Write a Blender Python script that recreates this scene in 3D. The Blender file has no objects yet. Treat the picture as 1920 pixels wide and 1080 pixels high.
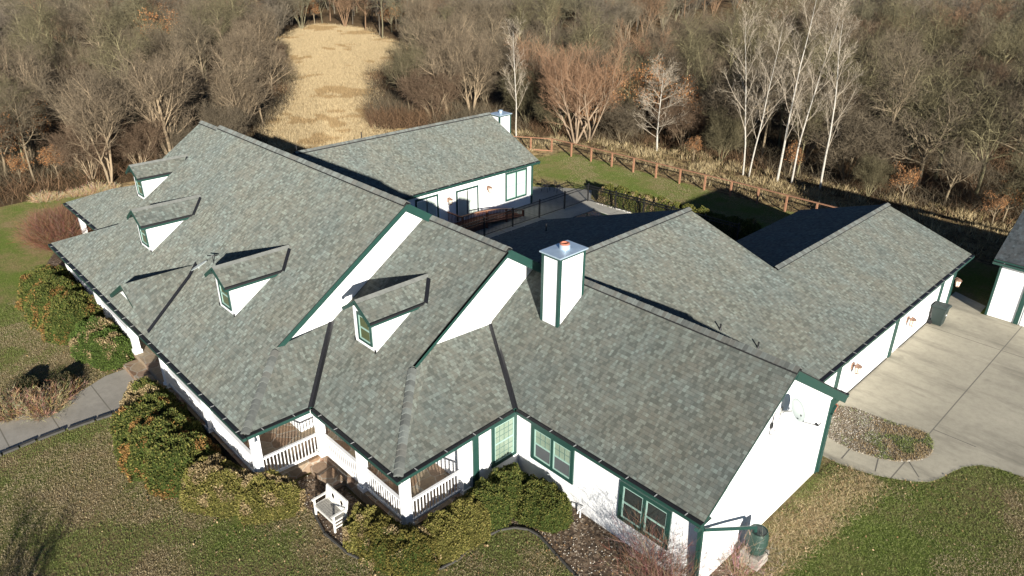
import bpy, bmesh, math, random
import numpy as np
from mathutils import Vector, Matrix, noise as mnoise
R = math.radians
random.seed(7)
rng = np.random.default_rng(7)
scene = bpy.context.scene
COL = scene.collection

# ------------------------------------------------------------------ camera, sky, sun, exposure
CAM = Vector((29.515, -16.036, 17.075)); YAW, PITCH, ROLL, FPX = R(-46.116), R(25.970), R(0.333), 1369.753
FW = Vector((math.sin(YAW)*math.cos(PITCH), math.cos(YAW)*math.cos(PITCH), -math.sin(PITCH)))
RT0 = Vector((math.cos(YAW), -math.sin(YAW), 0)); UP0 = RT0.cross(FW)
RT = RT0*math.cos(ROLL)+UP0*math.sin(ROLL); UP = -RT0*math.sin(ROLL)+UP0*math.cos(ROLL)
cd = bpy.data.cameras.new('camera'); cam = bpy.data.objects.new('camera', cd); COL.objects.link(cam)
cd.sensor_width = 36; cd.lens = 36*FPX/1920; cd.clip_end = 3000
m = Matrix.Identity(4)
for i in range(3): m[i][0], m[i][1], m[i][2], m[i][3] = RT[i], UP[i], -FW[i], CAM[i]
cam.matrix_world = m; scene.camera = cam
SUN_AZ, SUN_EL = R(120.3), R(14.8)
w = bpy.data.worlds.new('World'); scene.world = w; w.use_nodes = True
nt = w.node_tree; bg = nt.nodes['Background']
sky = nt.nodes.new('ShaderNodeTexSky'); sky.sky_type = 'NISHITA'; sky.sun_disc = False
sky.sun_elevation = SUN_EL; sky.sun_rotation = SUN_AZ; sky.air_density = 0.6; sky.dust_density = 0.05; sky.ozone_density = 3.0
nt.links.new(sky.outputs[0], bg.inputs[0]); bg.inputs[1].default_value = 0.05
sl = bpy.data.lights.new('sun', 'SUN'); sl.energy = 5.0; sl.angle = R(0.53); sl.color = (1.0, 0.95, 0.87)
so = bpy.data.objects.new('sun', sl); COL.objects.link(so)
sv = Vector((math.sin(SUN_AZ)*math.cos(SUN_EL), math.cos(SUN_AZ)*math.cos(SUN_EL), math.sin(SUN_EL)))
so.rotation_euler = sv.to_track_quat('Z', 'Y').to_euler(); so.location = (60, -60, 60)
vs = scene.view_settings; vs.view_transform = 'Standard'; vs.look = 'None'; vs.gamma = 1.0; vs.exposure = 1.05
scene.cycles.max_bounces = 4; scene.cycles.diffuse_bounces = 2; scene.cycles.glossy_bounces = 2
scene.cycles.transparent_max_bounces = 4

def gp(px, py, z=0.0):
    """world point at height z seen at photograph pixel (survey helper)"""
    d = FW + RT*((px-960)/FPX) + UP*((540-py)/FPX)
    return CAM + d*((z-CAM.z)/d.z)
def px_of(p):
    d = Vector(p)-CAM; z = d.dot(FW)
    return (960+FPX*d.dot(RT)/z, 540-FPX*d.dot(UP)/z, z)

# ------------------------------------------------------------------ materials
class NT:
    def __init__(s, name):
        s.m = bpy.data.materials.new(name); s.m.use_nodes = True; s.t = s.m.node_tree
        s.b = s.t.nodes['Principled BSDF']; s.b.inputs['Roughness'].default_value = 0.8
    def n(s, typ, **kw):
        nd = s.t.nodes.new(typ)
        for k, v in kw.items(): setattr(nd, k, v)
        return nd
    def l(s, a, b): s.t.links.new(a, b)
    def val(s, sock, v):
        if hasattr(v, 'node') or isinstance(v, bpy.types.NodeSocket): s.l(v, sock)
        else: sock.default_value = v
    def math(s, op, a, b=0.0, c=None):
        nd = s.n('ShaderNodeMath', operation=op); s.val(nd.inputs[0], a); s.val(nd.inputs[1], b)
        if c is not None: s.val(nd.inputs[2], c)
        return nd.outputs[0]
    def noise(s, vec, scale, detail=4, rough=0.55, dim='3D'):
        nd = s.n('ShaderNodeTexNoise'); nd.noise_dimensions = dim
        if vec is not None: s.l(vec, nd.inputs['Vector'])
        nd.inputs['Scale'].default_value = scale; nd.inputs['Detail'].default_value = detail; nd.inputs['Roughness'].default_value = rough
        return nd.outputs[0]
    def ramp(s, fac, stops, interp='LINEAR'):
        nd = s.n('ShaderNodeValToRGB'); cr = nd.color_ramp; cr.interpolation = interp
        while len(cr.elements) < len(stops): cr.elements.new(0.5)
        for e, (p, c) in zip(cr.elements, stops):
            e.position = p; e.color = (c[0], c[1], c[2], 1) if not isinstance(c, (int, float)) else (c, c, c, 1)
        s.l(fac, nd.inputs[0]); return nd.outputs[0]
    def mix(s, fac, a, b, mode='MIX'):
        nd = s.n('ShaderNodeMix', data_type='RGBA', blend_type=mode)
        s.val(nd.inputs[0], fac)
        for i, v in ((6, a), (7, b)):
            if isinstance(v, tuple): nd.inputs[i].default_value = (v[0], v[1], v[2], 1)
            else: s.l(v, nd.inputs[i])
        return nd.outputs[2]
    def pos(s): return s.n('ShaderNodeNewGeometry').outputs['Position']
    def obj(s): return s.n('ShaderNodeTexCoord').outputs['Object']
    def xyz(s, v):
        nd = s.n('ShaderNodeSeparateXYZ'); s.l(v, nd.inputs[0]); return nd.outputs
    def comb(s, x, y, z=0.0):
        nd = s.n('ShaderNodeCombineXYZ')
        for i, v in enumerate((x, y, z)): s.val(nd.inputs[i], v)
        return nd.outputs[0]
    def bump(s, h, strength=0.4, dist=0.02):
        nd = s.n('ShaderNodeBump'); nd.inputs['Strength'].default_value = strength; nd.inputs['Distance'].default_value = dist
        s.l(h, nd.inputs['Height']); s.l(nd.outputs[0], s.b.inputs['Normal'])
    def col(s, c): s.val(s.b.inputs['Base Color'], (c[0], c[1], c[2], 1) if isinstance(c, tuple) else c)
    def rough(s, r): s.val(s.b.inputs['Roughness'], r)

def simple(name, c, rough=0.7, var=0.12, scale=6.0, metal=0.0, bump=0.0, spec=None, dr=0.0):
    k = NT(name); k.b.inputs['Diffuse Roughness'].default_value = dr; o = k.pos()
    n = k.noise(o, scale, 5)
    k.col(k.mix(k.math('MULTIPLY', n, 1.0), tuple(x*(1-var) for x in c), tuple(min(1, x*(1+var)) for x in c)))
    k.rough(rough); k.b.inputs['Metallic'].default_value = metal
    if spec is not None: k.b.inputs['Specular IOR Level'].default_value = spec
    if bump: k.bump(k.noise(o, scale*12, 4), bump, 0.01)
    return k.m

def shingle_material(name, tint=(1, 1, 1), gain=1.0):
    k = NT(name); uv = k.n('ShaderNodeUVMap').outputs[0]; u, v, _ = k.xyz(uv)
    vr = k.math('DIVIDE', v, 0.122); row = k.math('FLOOR', vr)
    wn = k.n('ShaderNodeTexWhiteNoise', noise_dimensions='1D'); k.l(row, wn.inputs['W'])
    uu = k.math('ADD', k.math('DIVIDE', u, 0.105), k.math('MULTIPLY', wn.outputs[0], 37.0))
    # uneven tab widths: warp u with a slow wave that differs per row
    wob = k.math('SINE', k.math('ADD', k.math('MULTIPLY', uu, 1.7), k.math('MULTIPLY', row, 2.3)))
    uu = k.math('ADD', uu, k.math('MULTIPLY', wob, 0.18))
    tab = k.math('FLOOR', uu)
    wn2 = k.n('ShaderNodeTexWhiteNoise', noise_dimensions='3D'); k.l(k.comb(tab, row), wn2.inputs['Vector'])
    wn3 = k.n('ShaderNodeTexWhiteNoise', noise_dimensions='3D'); k.l(k.comb(tab, row, 5.5), wn3.inputs['Vector'])
    g = gain
    S = [(0.0, (.112, .118, .109)), (.16, (.136, .143, .133)), (.34, (.155, .155, .141)), (.50, (.163, .166, .153)),
         (.66, (.174, .182, .168)), (.82, (.190, .204, .189)), (.94, (.212, .232, .216))]
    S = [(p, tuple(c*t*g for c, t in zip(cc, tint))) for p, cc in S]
    c = k.ramp(wn2.outputs[0], S, 'CONSTANT')
    big = k.noise(k.pos(), 0.55, 4); big = k.ramp(big, [(.35, (1.06, 1.01, .93)), (.65, (.96, 1.0, .99))])
    c = k.mix(1.0, c, big, 'MULTIPLY')
    fine = k.ramp(k.noise(k.pos(), 70, 3), [(.25, .78), (.75, 1.18)])
    c = k.mix(1.0, c, fine, 'MULTIPLY')
    mp = k.n('ShaderNodeMapping'); k.l(k.comb(u, v), mp.inputs[0]); mp.inputs['Scale'].default_value = (1.6, .16, 1)
    c = k.mix(1.0, c, k.ramp(k.noise(mp.outputs[0], 1.0, 5, .6), [(.3, (.90, .90, .88)), (.6, (1.04, 1.04, 1.04))]), 'MULTIPLY')
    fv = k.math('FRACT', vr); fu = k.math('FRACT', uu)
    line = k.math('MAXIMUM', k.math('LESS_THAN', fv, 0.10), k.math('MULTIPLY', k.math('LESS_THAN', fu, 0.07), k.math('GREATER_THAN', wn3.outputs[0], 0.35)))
    c = k.mix(k.math('MULTIPLY', line, 0.50), c, (.055, .055, .05))  # shade under course edges painted into the colour, plus dark slits between tabs
    k.col(c); k.rough(0.95); k.b.inputs['Specular IOR Level'].default_value = 0.15; k.b.inputs['Diffuse Roughness'].default_value = 1.0
    h = k.math('ADD', k.math('MULTIPLY', k.math('SUBTRACT', 1.0, fv), 0.55), k.math('MULTIPLY', k.math('GREATER_THAN', wn3.outputs[0], 0.5), 0.45))
    k.bump(h, 0.7, 0.012)
    return k.m

M = {}
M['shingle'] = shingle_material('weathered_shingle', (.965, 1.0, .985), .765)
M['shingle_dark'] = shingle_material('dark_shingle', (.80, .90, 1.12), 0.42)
M['cap'] = simple('shingle_cap', (.150, .155, .142), .95, .45, 5.0, spec=.15, bump=.3, dr=1.0)
def stucco():
    k = NT('white_stucco'); p = k.pos()
    n = k.noise(p, .8, 5); c = k.ramp(n, [(.3, (.78, .78, .77)), (.7, (.84, .84, .83))])
    z = k.xyz(p)[2]
    splash = k.math('MULTIPLY', k.math('LESS_THAN', k.math('ADD', z, k.math('MULTIPLY', k.noise(p, 3.0, 5), -0.35)), -0.10), 0.3)
    k.col(k.mix(splash, c, (.42, .36, .28))); k.rough(.9); k.bump(k.noise(p, 45, 5), .25, .01); k.b.inputs['Specular IOR Level'].default_value = .2
    return k.m
M['white'] = stucco()
M['paint'] = simple('white_paint', (.80, .80, .79), .5, .03, 3.0)
M['green'] = simple('green_trim', (.015, .052, .041), .45, .15, 4.0)
M['palegreen'] = simple('pale_green_sash', (.28, .42, .36), .5, .08, 4.0)
M['gutter'] = simple('black_gutter_guard', (.012, .012, .013), .55, .2, 20)
M['strap'] = simple('gutter_strap', (.42, .42, .40), .4, .1, 9)
M['valley'] = simple('black_valley_metal', (.014, .014, .016), .45, .3, 8)
M['gap'] = simple('ridge_vent_black', (.012, .012, .012), .8, .1)
M['metal'] = simple('galvanised_cap', (.42, .52, .60), .42, .18, 3.5, metal=.35)
M['flue'] = simple('terracotta_flue', (.42, .15, .09), .85, .2, 10)
M['dark'] = simple('dark_metal', (.012, .012, .013), .5, .2)
M['darkhole'] = simple('flue_black', (.006, .005, .005), .95, .1)
def glass(name, c, rough=.06):
    k = NT(name); n = k.noise(k.pos(), 1.3, 3)
    k.col(k.mix(n, tuple(x*.7 for x in c), tuple(x*1.25 for x in c))); k.rough(rough); k.b.inputs['Specular IOR Level'].default_value = .6
    return k.m
M['glass'] = glass('dark_window_glass', (.030, .036, .034))
M['glass_olive'] = glass('olive_window_glass', (.085, .10, .045), .1)
M['glass_pale'] = glass('pale_curtained_glass', (.50, .56, .50), .12)
M['glass_mint'] = glass('mint_curtained_glass', (.22, .28, .21), .12)
M['bars'] = simple('glazing_bar_green', (.10, .165, .14), .5)
M['screen'] = simple('insect_screen', (.075, .082, .085), .7, .15, 3)
M['copper'] = simple('copper_lantern', (.34, .21, .15), .4, .25, 14, metal=.5)
M['lampglass'] = simple('milky_lamp_glass', (.75, .68, .55), .2, .08, 10)
def wood(name, c, sc=3.0):
    k = NT(name); o = k.pos(); mp = k.n('ShaderNodeMapping'); k.l(o, mp.inputs[0]); mp.inputs['Scale'].default_value = (1, 1, 1)
    n = k.noise(mp.outputs[0], sc*5, 6, .7); c2 = k.ramp(n, [(.25, tuple(x*.55 for x in c)), (.75, tuple(min(1, x*1.35) for x in c))])
    k.col(c2); k.rough(.85); k.bump(n, .3, .01); return k.m
M['redwood'] = wood('red_stained_wood', (.31, .155, .085))
M['deckwood'] = wood('brown_deck_wood', (.16, .060, .034))
M['greywood'] = wood('weathered_grey_wood', (.30, .285, .25))
M['benchpaint'] = wood('flaking_white_bench_paint', (.72, .70, .64), 1.0)
def concrete(name, base, joints_x=(), joints_y=(), stain=.6):
    k = NT(name); p = k.pos(); x, y, z = k.xyz(p)
    n1 = k.noise(p, .45, 6, .65); n2 = k.noise(p, 4.0, 6, .7); n3 = k.noise(p, 40, 3)
    c = k.ramp(n1, [(.3, tuple(v*.80 for v in base)), (.5, base), (.7, tuple(min(1, v*1.12) for v in base))])
    c = k.mix(1.0, c, k.ramp(n2, [(.2, .80), (.55, 1.0), (.8, 1.06)]), 'MULTIPLY')
    c = k.mix(1.0, c, k.ramp(n3, [(.2, .90), (.8, 1.08)]), 'MULTIPLY')
    mp = k.n('ShaderNodeMapping'); k.l(p, mp.inputs[0]); mp.inputs['Scale'].default_value = (.22, 1.2, 1); mp.inputs['Rotation'].default_value = (0, 0, .5)
    st = k.ramp(k.noise(mp.outputs[0], .8, 6, .7), [(.50, 0.0), (.70, 1.0)])
    c = k.mix(k.math('MULTIPLY', st, stain), c, tuple(v*.42 for v in base))
    for j in joints_x: c = k.mix(k.math('LESS_THAN', k.math('ABSOLUTE', k.math('SUBTRACT', x, j)), .022), c, (.16, .145, .115))
    for j in joints_y: c = k.mix(k.math('LESS_THAN', k.math('ABSOLUTE', k.math('SUBTRACT', y, j)), .022), c, (.17, .155, .12))
    if stain > .3:
        sp = k.ramp(k.noise(p, 1.15, 3, .5), [(.66, 0.0), (.73, 1.0)]); c = k.mix(k.math('MULTIPLY', sp, .30), c, tuple(v*.40 for v in base))
    k.col(c); k.rough(.88); k.bump(n3, .25, .008); return k.m
M['drive'] = concrete('driveway_concrete', (.40, .362, .272), (24.25,), (20.1,), .75)
M['walkc'] = concrete('walk_concrete', (.34, .312, .26), (), (-10.95, -12.75, -14.4), .2)
M['patio'] = concrete('patio_concrete', (.40, .38, .32), (.6, 4.0), (13.5, 17.0), .2)
M['joint'] = simple('joint_dark', (.12, .11, .09), .9)
def flagstone():
    k = NT('flagstone'); p = k.pos(); vo = k.n('ShaderNodeTexVoronoi'); vo.inputs['Scale'].default_value = 1.7; k.l(p, vo.inputs['Vector'])
    ed = k.n('ShaderNodeTexVoronoi', feature='DISTANCE_TO_EDGE'); ed.inputs['Scale'].default_value = 1.7; k.l(p, ed.inputs['Vector'])
    r = k.xyz(vo.outputs['Color'])[0]
    c = k.ramp(r, [(0, (.20, .12, .07)), (.35, (.27, .18, .11)), (.65, (.30, .24, .16)), (1, (.24, .15, .10))])
    c = k.mix(k.math('LESS_THAN', ed.outputs['Distance'], .025), c, (.34, .30, .24))
    c = k.mix(1.0, c, k.ramp(k.noise(p, 9, 5), [(.2, .7), (.8, 1.25)]), 'MULTIPLY')
    k.col(c); k.rough(.8); k.bump(ed.outputs['Distance'], .3, .02); return k.m
M['stone'] = flagstone()
def vcol(name, rough=.85, trans=0.0, gain=1.0):
    k = NT(name); a = k.n('ShaderNodeAttribute'); a.attribute_name = 'Col'
    c = a.outputs['Color']
    k.col(c); k.rough(rough); k.b.inputs['Specular IOR Level'].default_value = .2
    return k.m
M['leafcol'] = vcol('plant_leaf')
def bark(name, c, var=.4, scale=3.0, bands=False):
    k = NT(name); o = k.obj(); n = k.noise(o, scale, 5, .65)
    cc = k.ramp(n, [(.25, tuple(x*(1-var) for x in c)), (.75, tuple(min(1, x*(1+var)) for x in c))])
    if bands:
        mp = k.n('ShaderNodeMapping'); k.l(o, mp.inputs[0]); mp.inputs['Scale'].default_value = (2, 2, 9)
        cc = k.mix(k.ramp(k.noise(mp.outputs[0], 1.6, 4), [(.60, 0.0), (.68, .85)]), cc, (.10, .085, .07))
    k.col(cc); k.rough(.9); k.b.inputs['Specular IOR Level'].default_value = .15; return k.m
M['bark_tan'] = bark('tan_bark', (.29, .22, .14), .45, .5)
M['bark_olive'] = bark('olive_bark', (.205, .18, .10), .45, .5)
M['bark_grey'] = bark('grey_bark', (.21, .165, .105), .45, .5)
M['twig_grey'] = bark('grey_twigs', (.120, .096, .064), .35, .35)
M['twig_tan'] = bark('tan_twigs', (.145, .112, .074), .35, .35)
M['twig_olive'] = bark('olive_twigs', (.112, .096, .054), .35, .35)
M['bark_white'] = bark('white_birch_bark', (.42, .39, .33), .22, 2.0, True)
M['twig_birch'] = bark('pale_birch_twigs', (.36, .305, .23), .3, .5)
M['twig_red'] = bark('red_willow_twigs', (.25, .15, .088), .35, .4)
M['bark_willow'] = bark('willow_bark', (.27, .20, .135), .3)

# ------------------------------------------------------------------ mesh helpers
class MB:
    """collects faces and links them as ONE mesh object"""
    def __init__(s): s.v = []; s.f = []; s.mi = []; s.uv = []
    def face(s, pts, mi=0, uv=None):
        b = len(s.v); s.v += [tuple(p) for p in pts]; s.f.append(tuple(range(b, b+len(pts)))); s.mi.append(mi)
        s.uv += uv if uv else [(0.0, 0.0)]*len(pts)
    def box(s, x0, x1, y0, y1, z0, z1, mi=0):
        P = [(x0, y0, z0), (x1, y0, z0), (x1, y1, z0), (x0, y1, z0), (x0, y0, z1), (x1, y0, z1), (x1, y1, z1), (x0, y1, z1)]
        for q in ((0, 3, 2, 1), (4, 5, 6, 7), (0, 1, 5, 4), (1, 2, 6, 5), (2, 3, 7, 6), (3, 0, 4, 7)): s.face([P[i] for i in q], mi)
    def bar(s, a, b, w, h, mi=0, up=(0, 0, 1), over=0.0):
        a, b = Vector(a), Vector(b); d = (b-a).normalized(); a = a-d*over; b = b+d*over
        u = Vector(up); sd = d.cross(u)
        if sd.length < 1e-5: sd = d.cross(Vector((1, 0, 0)))
        sd.normalize(); u = sd.cross(d).normalized()
        c = [sd*(w*i/2)+u*(h*j/2) for i, j in ((-1, -1), (1, -1), (1, 1), (-1, 1))]
        A = [a+q for q in c]; B = [b+q for q in c]
        for i in range(4): s.face([A[i], A[(i+1) % 4], B[(i+1) % 4], B[i]], mi)
        s.face(A[::-1], mi); s.face(B, mi)
    def tube(s, pts, rad, n=6, mi=0, cap=True):
        pts = [Vector(p) for p in pts]; rs = rad if isinstance(rad, (list, tuple)) else [rad]*len(pts); rings = []
        for i, p in enumerate(pts):
            d = (pts[min(i+1, len(pts)-1)]-pts[max(i-1, 0)]).normalized()
            a = d.cross(Vector((0, 0, 1)) if abs(d.z) < .95 else Vector((1, 0, 0))).normalized(); b = d.cross(a)
            rings.append([p+(a*math.cos(2*math.pi*k/n)+b*math.sin(2*math.pi*k/n))*rs[i] for k in range(n)])
        for i in range(len(pts)-1):
            for k in range(n): s.face([rings[i][k], rings[i][(k+1) % n], rings[i+1][(k+1) % n], rings[i+1][k]], mi)
        if cap: s.face(rings[0], mi); s.face(rings[-1][::-1], mi)
    def lathe(s, prof, c=(0, 0, 0), n=20, mi=0):
        for (r0, z0), (r1, z1) in zip(prof, prof[1:]):
            for k in range(n):
                a, b = 2*math.pi*k/n, 2*math.pi*(k+1)/n
                q = [(c[0]+r0*math.cos(a), c[1]+r0*math.sin(a), c[2]+z0), (c[0]+r0*math.cos(b), c[1]+r0*math.sin(b), c[2]+z0),
                     (c[0]+r1*math.cos(b), c[1]+r1*math.sin(b), c[2]+z1), (c[0]+r1*math.cos(a), c[1]+r1*math.sin(a), c[2]+z1)]
                if r0 < 1e-6: q = q[1:]
                elif r1 < 1e-6: q = q[:3]
                s.face(q, mi)
    def build(s, name, mats, parent=None, merge=False, smooth=False, bevel=0.0):
        me = bpy.data.meshes.new(name); me.from_pydata(s.v, [], s.f)
        for mt in (mats if isinstance(mats, (list, tuple)) else [mats]): me.materials.append(mt)
        me.polygons.foreach_set('material_index', s.mi)
        ul = me.uv_layers.new(name='UVMap'); ul.data.foreach_set('uv', [c for q in s.uv for c in q])
        if merge or bevel:
            bm = bmesh.new(); bm.from_mesh(me); bmesh.ops.remove_doubles(bm, verts=bm.verts, dist=1e-4)
            bmesh.ops.recalc_face_normals(bm, faces=bm.faces)
            if bevel:
                ed = [e for e in bm.edges if len(e.link_faces) == 2 and e.calc_face_angle(0) > .6]
                bmesh.ops.bevel(bm, geom=ed, offset=bevel, segments=1, affect='EDGES')
            bm.to_mesh(me); bm.free()
        if smooth: me.polygons.foreach_set('use_smooth', [True]*len(me.polygons))
        me.update()
        o = bpy.data.objects.new(name, me); COL.objects.link(o)
        if parent is not None: o.parent = parent
        return o
def tag(o, label, cat, group=None, kind=None):
    o['label'] = label; o['category'] = cat
    if group: o['group'] = group
    if kind: o['kind'] = kind
    return o
def structure(o): o['kind'] = 'structure'; return o
def thing(name, label, cat, loc=(0, 0, 0), rz=0.0, group=None):
    o = bpy.data.objects.new(name, None); COL.objects.link(o); o.location = loc; o.rotation_euler = (0, 0, rz); o.empty_display_size = .2
    return tag(o, label, cat, group)
def copy_thing(root, loc, rz=0.0, scale=1.0, label=None, group=None):
    r = root.copy(); COL.objects.link(r); r.location = loc; r.rotation_euler = (0, 0, rz)
    r.scale = scale if isinstance(scale, tuple) else (scale,)*3
    if label: r['label'] = label
    if group: r['group'] = group
    for ch in root.children:
        c = ch.copy(); COL.objects.link(c); c.parent = r
        for g in ch.children:
            d = g.copy(); COL.objects.link(d); d.parent = c
    return r
# ================================================================== THE HOUSE
house = thing('house', 'large white ranch house with grey shingle roofs, four dormers and green trim', 'house')
ZE = 3.05
zA = lambda y: 8.220+.660*(y+1.366)
zB = lambda y: 7.396+.6634*(y+.253)
zC = lambda y: 6.015+.6862*(y-1.981)
zCb = lambda y: 6.015-.653*(y-1.981)
zD = lambda x: 5.772-.3326*(x-12.356)
zF = lambda x: 5.469-.4738*abs(x+9.229)

def roof_part(polys, parent=house, name='roof', mat='shingle', th=.13, edge='green'):
    """polys: (points seen from above counter-clockwise, eave direction)"""
    mb = MB(); flat = []
    for pts, ud in polys:      # a warped plane is laid as triangles that share its first corner
        P_ = [Vector(p) for p in pts]; nn = (P_[1]-P_[0]).cross(P_[2]-P_[0]).normalized()
        if max(abs((q-P_[0]).dot(nn)) for q in P_) > .012: flat += [([P_[0], P_[i], P_[i+1]], ud) for i in range(1, len(P_)-1)]
        else: flat.append((P_, ud))
    for pts, ud in flat:
        pts = [Vector(p) for p in pts]; ud = Vector(ud).normalized()
        nrm = Vector((0, 0, 0))
        for i in range(len(pts)): nrm += (pts[i]-pts[0]).cross(pts[(i+1) % len(pts)]-pts[0])
        if nrm.z < 0: pts = pts[::-1]; nrm = -nrm
        nrm.normalize(); vd = nrm.cross(ud).normalized()
        if vd.z < 0: vd = -vd
        uv = [(p.dot(ud), p.dot(vd)) for p in pts]
        mb.face(pts, 0, uv)
        low = [p-Vector((0, 0, th)) for p in pts]
        mb.face(low[::-1], 1)
        n = len(pts)
        for i in range(n):
            a, b = pts[i], pts[(i+1) % n]; la, lb = low[i], low[(i+1) % n]
            k = .3
            ma, mc = a.lerp(la, k), b.lerp(lb, k)
            mb.face([ma, mc, b, a][::-1] if False else [a, ma, mc, b], 2); mb.face([ma, la, lb, mc], 1)
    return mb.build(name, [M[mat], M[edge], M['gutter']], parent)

X = (1, 0, 0); Y = (0, 1, 0)
A_hipR, A_hipL = (8.744, -7.05, zA(-7.05)), (-6.93, -7.03, zA(-7.03))
roof_part([([(-10.75, -9.27, zA(-9.27)), (10.53, -9.27, zA(-9.27)), A_hipR, (8.744, -1.366, 8.22), (-6.93, -1.366, 8.22), A_hipL], X),
           ([(8.744, -1.366, 8.22), (8.744, 6.4, 3.094), (-6.93, 6.4, 3.094), (-6.93, -1.366, 8.22)], X)])
vA = (8.376, -4.70, zB(-4.70))
roof_part([([(10.53, -9.27, zA(-9.27)), (10.53, -6.94, zB(-6.94)), vA, A_hipR], Y)])
roof_part([([(10.53, -6.94, zB(-6.94)), (15.37, -6.94, zB(-6.94)), (12.95, -4.50, zB(-4.50)), (12.95, -.253, 7.396), (8.38, -.253, 7.396), vA], X),
           ([(12.95, -.253, 7.396), (12.95, 6.3, 3.05), (8.38, 6.3, 3.05), (8.38, -.253, 7.396)], X)])
roof_part([([(15.37, -6.94, zB(-6.94)), (15.37, -2.23, zC(-2.23)), (12.206, -.55, 4.29), (12.206, -3.09, 4.44), (12.95, -4.50, zB(-4.50))], Y)])
roof_part([([(15.37, -2.23, zC(-2.23)), (22.512, -2.23, zC(-2.23)), (22.512, 1.981, 6.015), (12.206, 1.981, 6.015), (12.206, -.42, zC(-.42))], X),
           ([(22.512, 1.981, 6.015), (22.512, 6.5, zCb(6.5)), (12.206, 6.5, zCb(6.5)), (12.206, 1.981, 6.015)], X)])
# far left block, mirrored step of the roof
roof_part([([(-17.05, -6.93, zB(-6.93)), (-6.93, -6.93, zB(-6.93)), (-6.93, -.253, 7.396), (-12.2, -.253, 7.396), (-12.2, -4.45, zB(-4.45)), (-13.9, -5.15, zB(-5.15))], X),
           ([(-6.93, -.253, 7.396), (-6.93, 6.3, 3.05), (-12.2, 6.3, 3.05), (-12.2, -.253, 7.396)], X)])
# hidden left faces of the two hipped porch ends
roof_part([([(-10.75, -9.27, zA(-9.27)), A_hipL, (-6.6, -4.9, zB(-4.9)), (-10.75, -6.93, ZE)], Y),
           ([(-17.05, -6.93, zB(-6.93)), (-13.9, -5.15, zB(-5.15)), (-11.9, -2.0, 4.6), (-17.05, 1.0, ZE)], Y)])
# garage wing: two ridges sharing the right-hand slope
roof_part([([(12.356, 2.35, 5.772), (21.26, 6.88, zD(21.26)), (21.26, 23.578, zD(21.26)), (16.83, 23.578, zD(16.83)), (16.83, 11.63, zD(16.83)), (12.356, 11.63, 5.772)], Y),
           ([(12.356, 1.7, 5.772), (12.356, 11.63, 5.772), (3.35, 11.63, 2.776), (3.35, 1.7, 2.776)], Y),
           ([(16.83, 11.3, zD(16.83)), (16.83, 23.578, zD(16.83)), (12.27, 23.578, 2.767), (12.27, 11.3, 2.767)], Y)])
# rear wing
roof_part([([(-9.229, 1.0, 5.469), (-4.24, 1.0, zF(-4.24)), (-4.24, 18.904, zF(-4.24)), (-9.229, 18.904, 5.469)], Y),
           ([(-9.229, 1.0, 5.469), (-9.229, 18.904, 5.469), (-14.34, 18.904, 3.047), (-14.34, 1.0, 3.047)], Y)])

# ---- walls: gabled prisms
def prism_x(x0, x1, prof, name='wall', mats=None):
    mb = MB(); a = [(x0, y, z) for y, z in prof]; b = [(x1, y, z) for y, z in prof]; n = len(prof)
    mb.face(a[::-1]); mb.face(b)
    for i in range(n): mb.face([a[i], b[i], b[(i+1) % n], a[(i+1) % n]][::-1])
    return mb.build(name, mats or M['white'], house, merge=True)
def prism_y(y0, y1, prof, name='wall'):
    mb = MB(); a = [(x, y0, z) for x, z in prof]; b = [(x, y1, z) for x, z in prof]; n = len(prof)
    mb.face(a); mb.face(b[::-1])
    for i in range(n): mb.face([a[i], a[(i+1) % n], b[(i+1) % n], b[i]][::-1])
    return mb.build(name, M['white'], house, merge=True)
d = .10
prism_x(-6.58, 8.376, [(-6.45, 0), (6.0, 0), (6.0, 8.22-.66*7.366-d), (-1.366, 8.22-d), (-6.45, zA(-6.45)-d)])
prism_x(8.38, 12.206, [(-3.95, 0), (5.9, 0), (5.9, 7.396-.6634*6.153-d), (-.253, 7.396-d), (-3.95, zB(-3.95)-d)])
prism_x(-11.85, -6.60, [(-4.1, 0), (5.9, 0), (5.9, 7.396-.6634*6.153-d), (-.253, 7.396-d), (-4.1, zB(-4.1)-d)])
prism_x(12.21, 22.272, [(-1.696, 0), (5.96, 0), (5.96, zCb(5.96)-d), (1.981, 6.015-d), (-1.696, zC(-1.696)-d)])
prism_y(2.6, 11.30, [(3.90, 0), (20.886, 0), (20.886, zD(20.886)-d), (12.356, 5.772-d), (3.90, 5.772-.3326*8.456-d)])
prism_y(11.305, 23.24, [(12.70, 0), (20.886, 0), (20.886, zD(20.886)-d), (16.83, zD(16.83)-d), (12.70, zD(16.83)-.3326*4.13-d)])
prism_y(3.0, 18.58, [(-13.90, 0), (-4.528, 0), (-4.528, zF(-4.528)-d), (-9.229, 5.469-d), (-13.90, zF(-13.90)-d)])
# closed-in end of the side porch (white wall with the tall window)
mb = MB(); mb.box(12.21, 14.98, -3.94, -1.70, 0, 2.72); mb.build('wall', M['white'], house)

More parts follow.
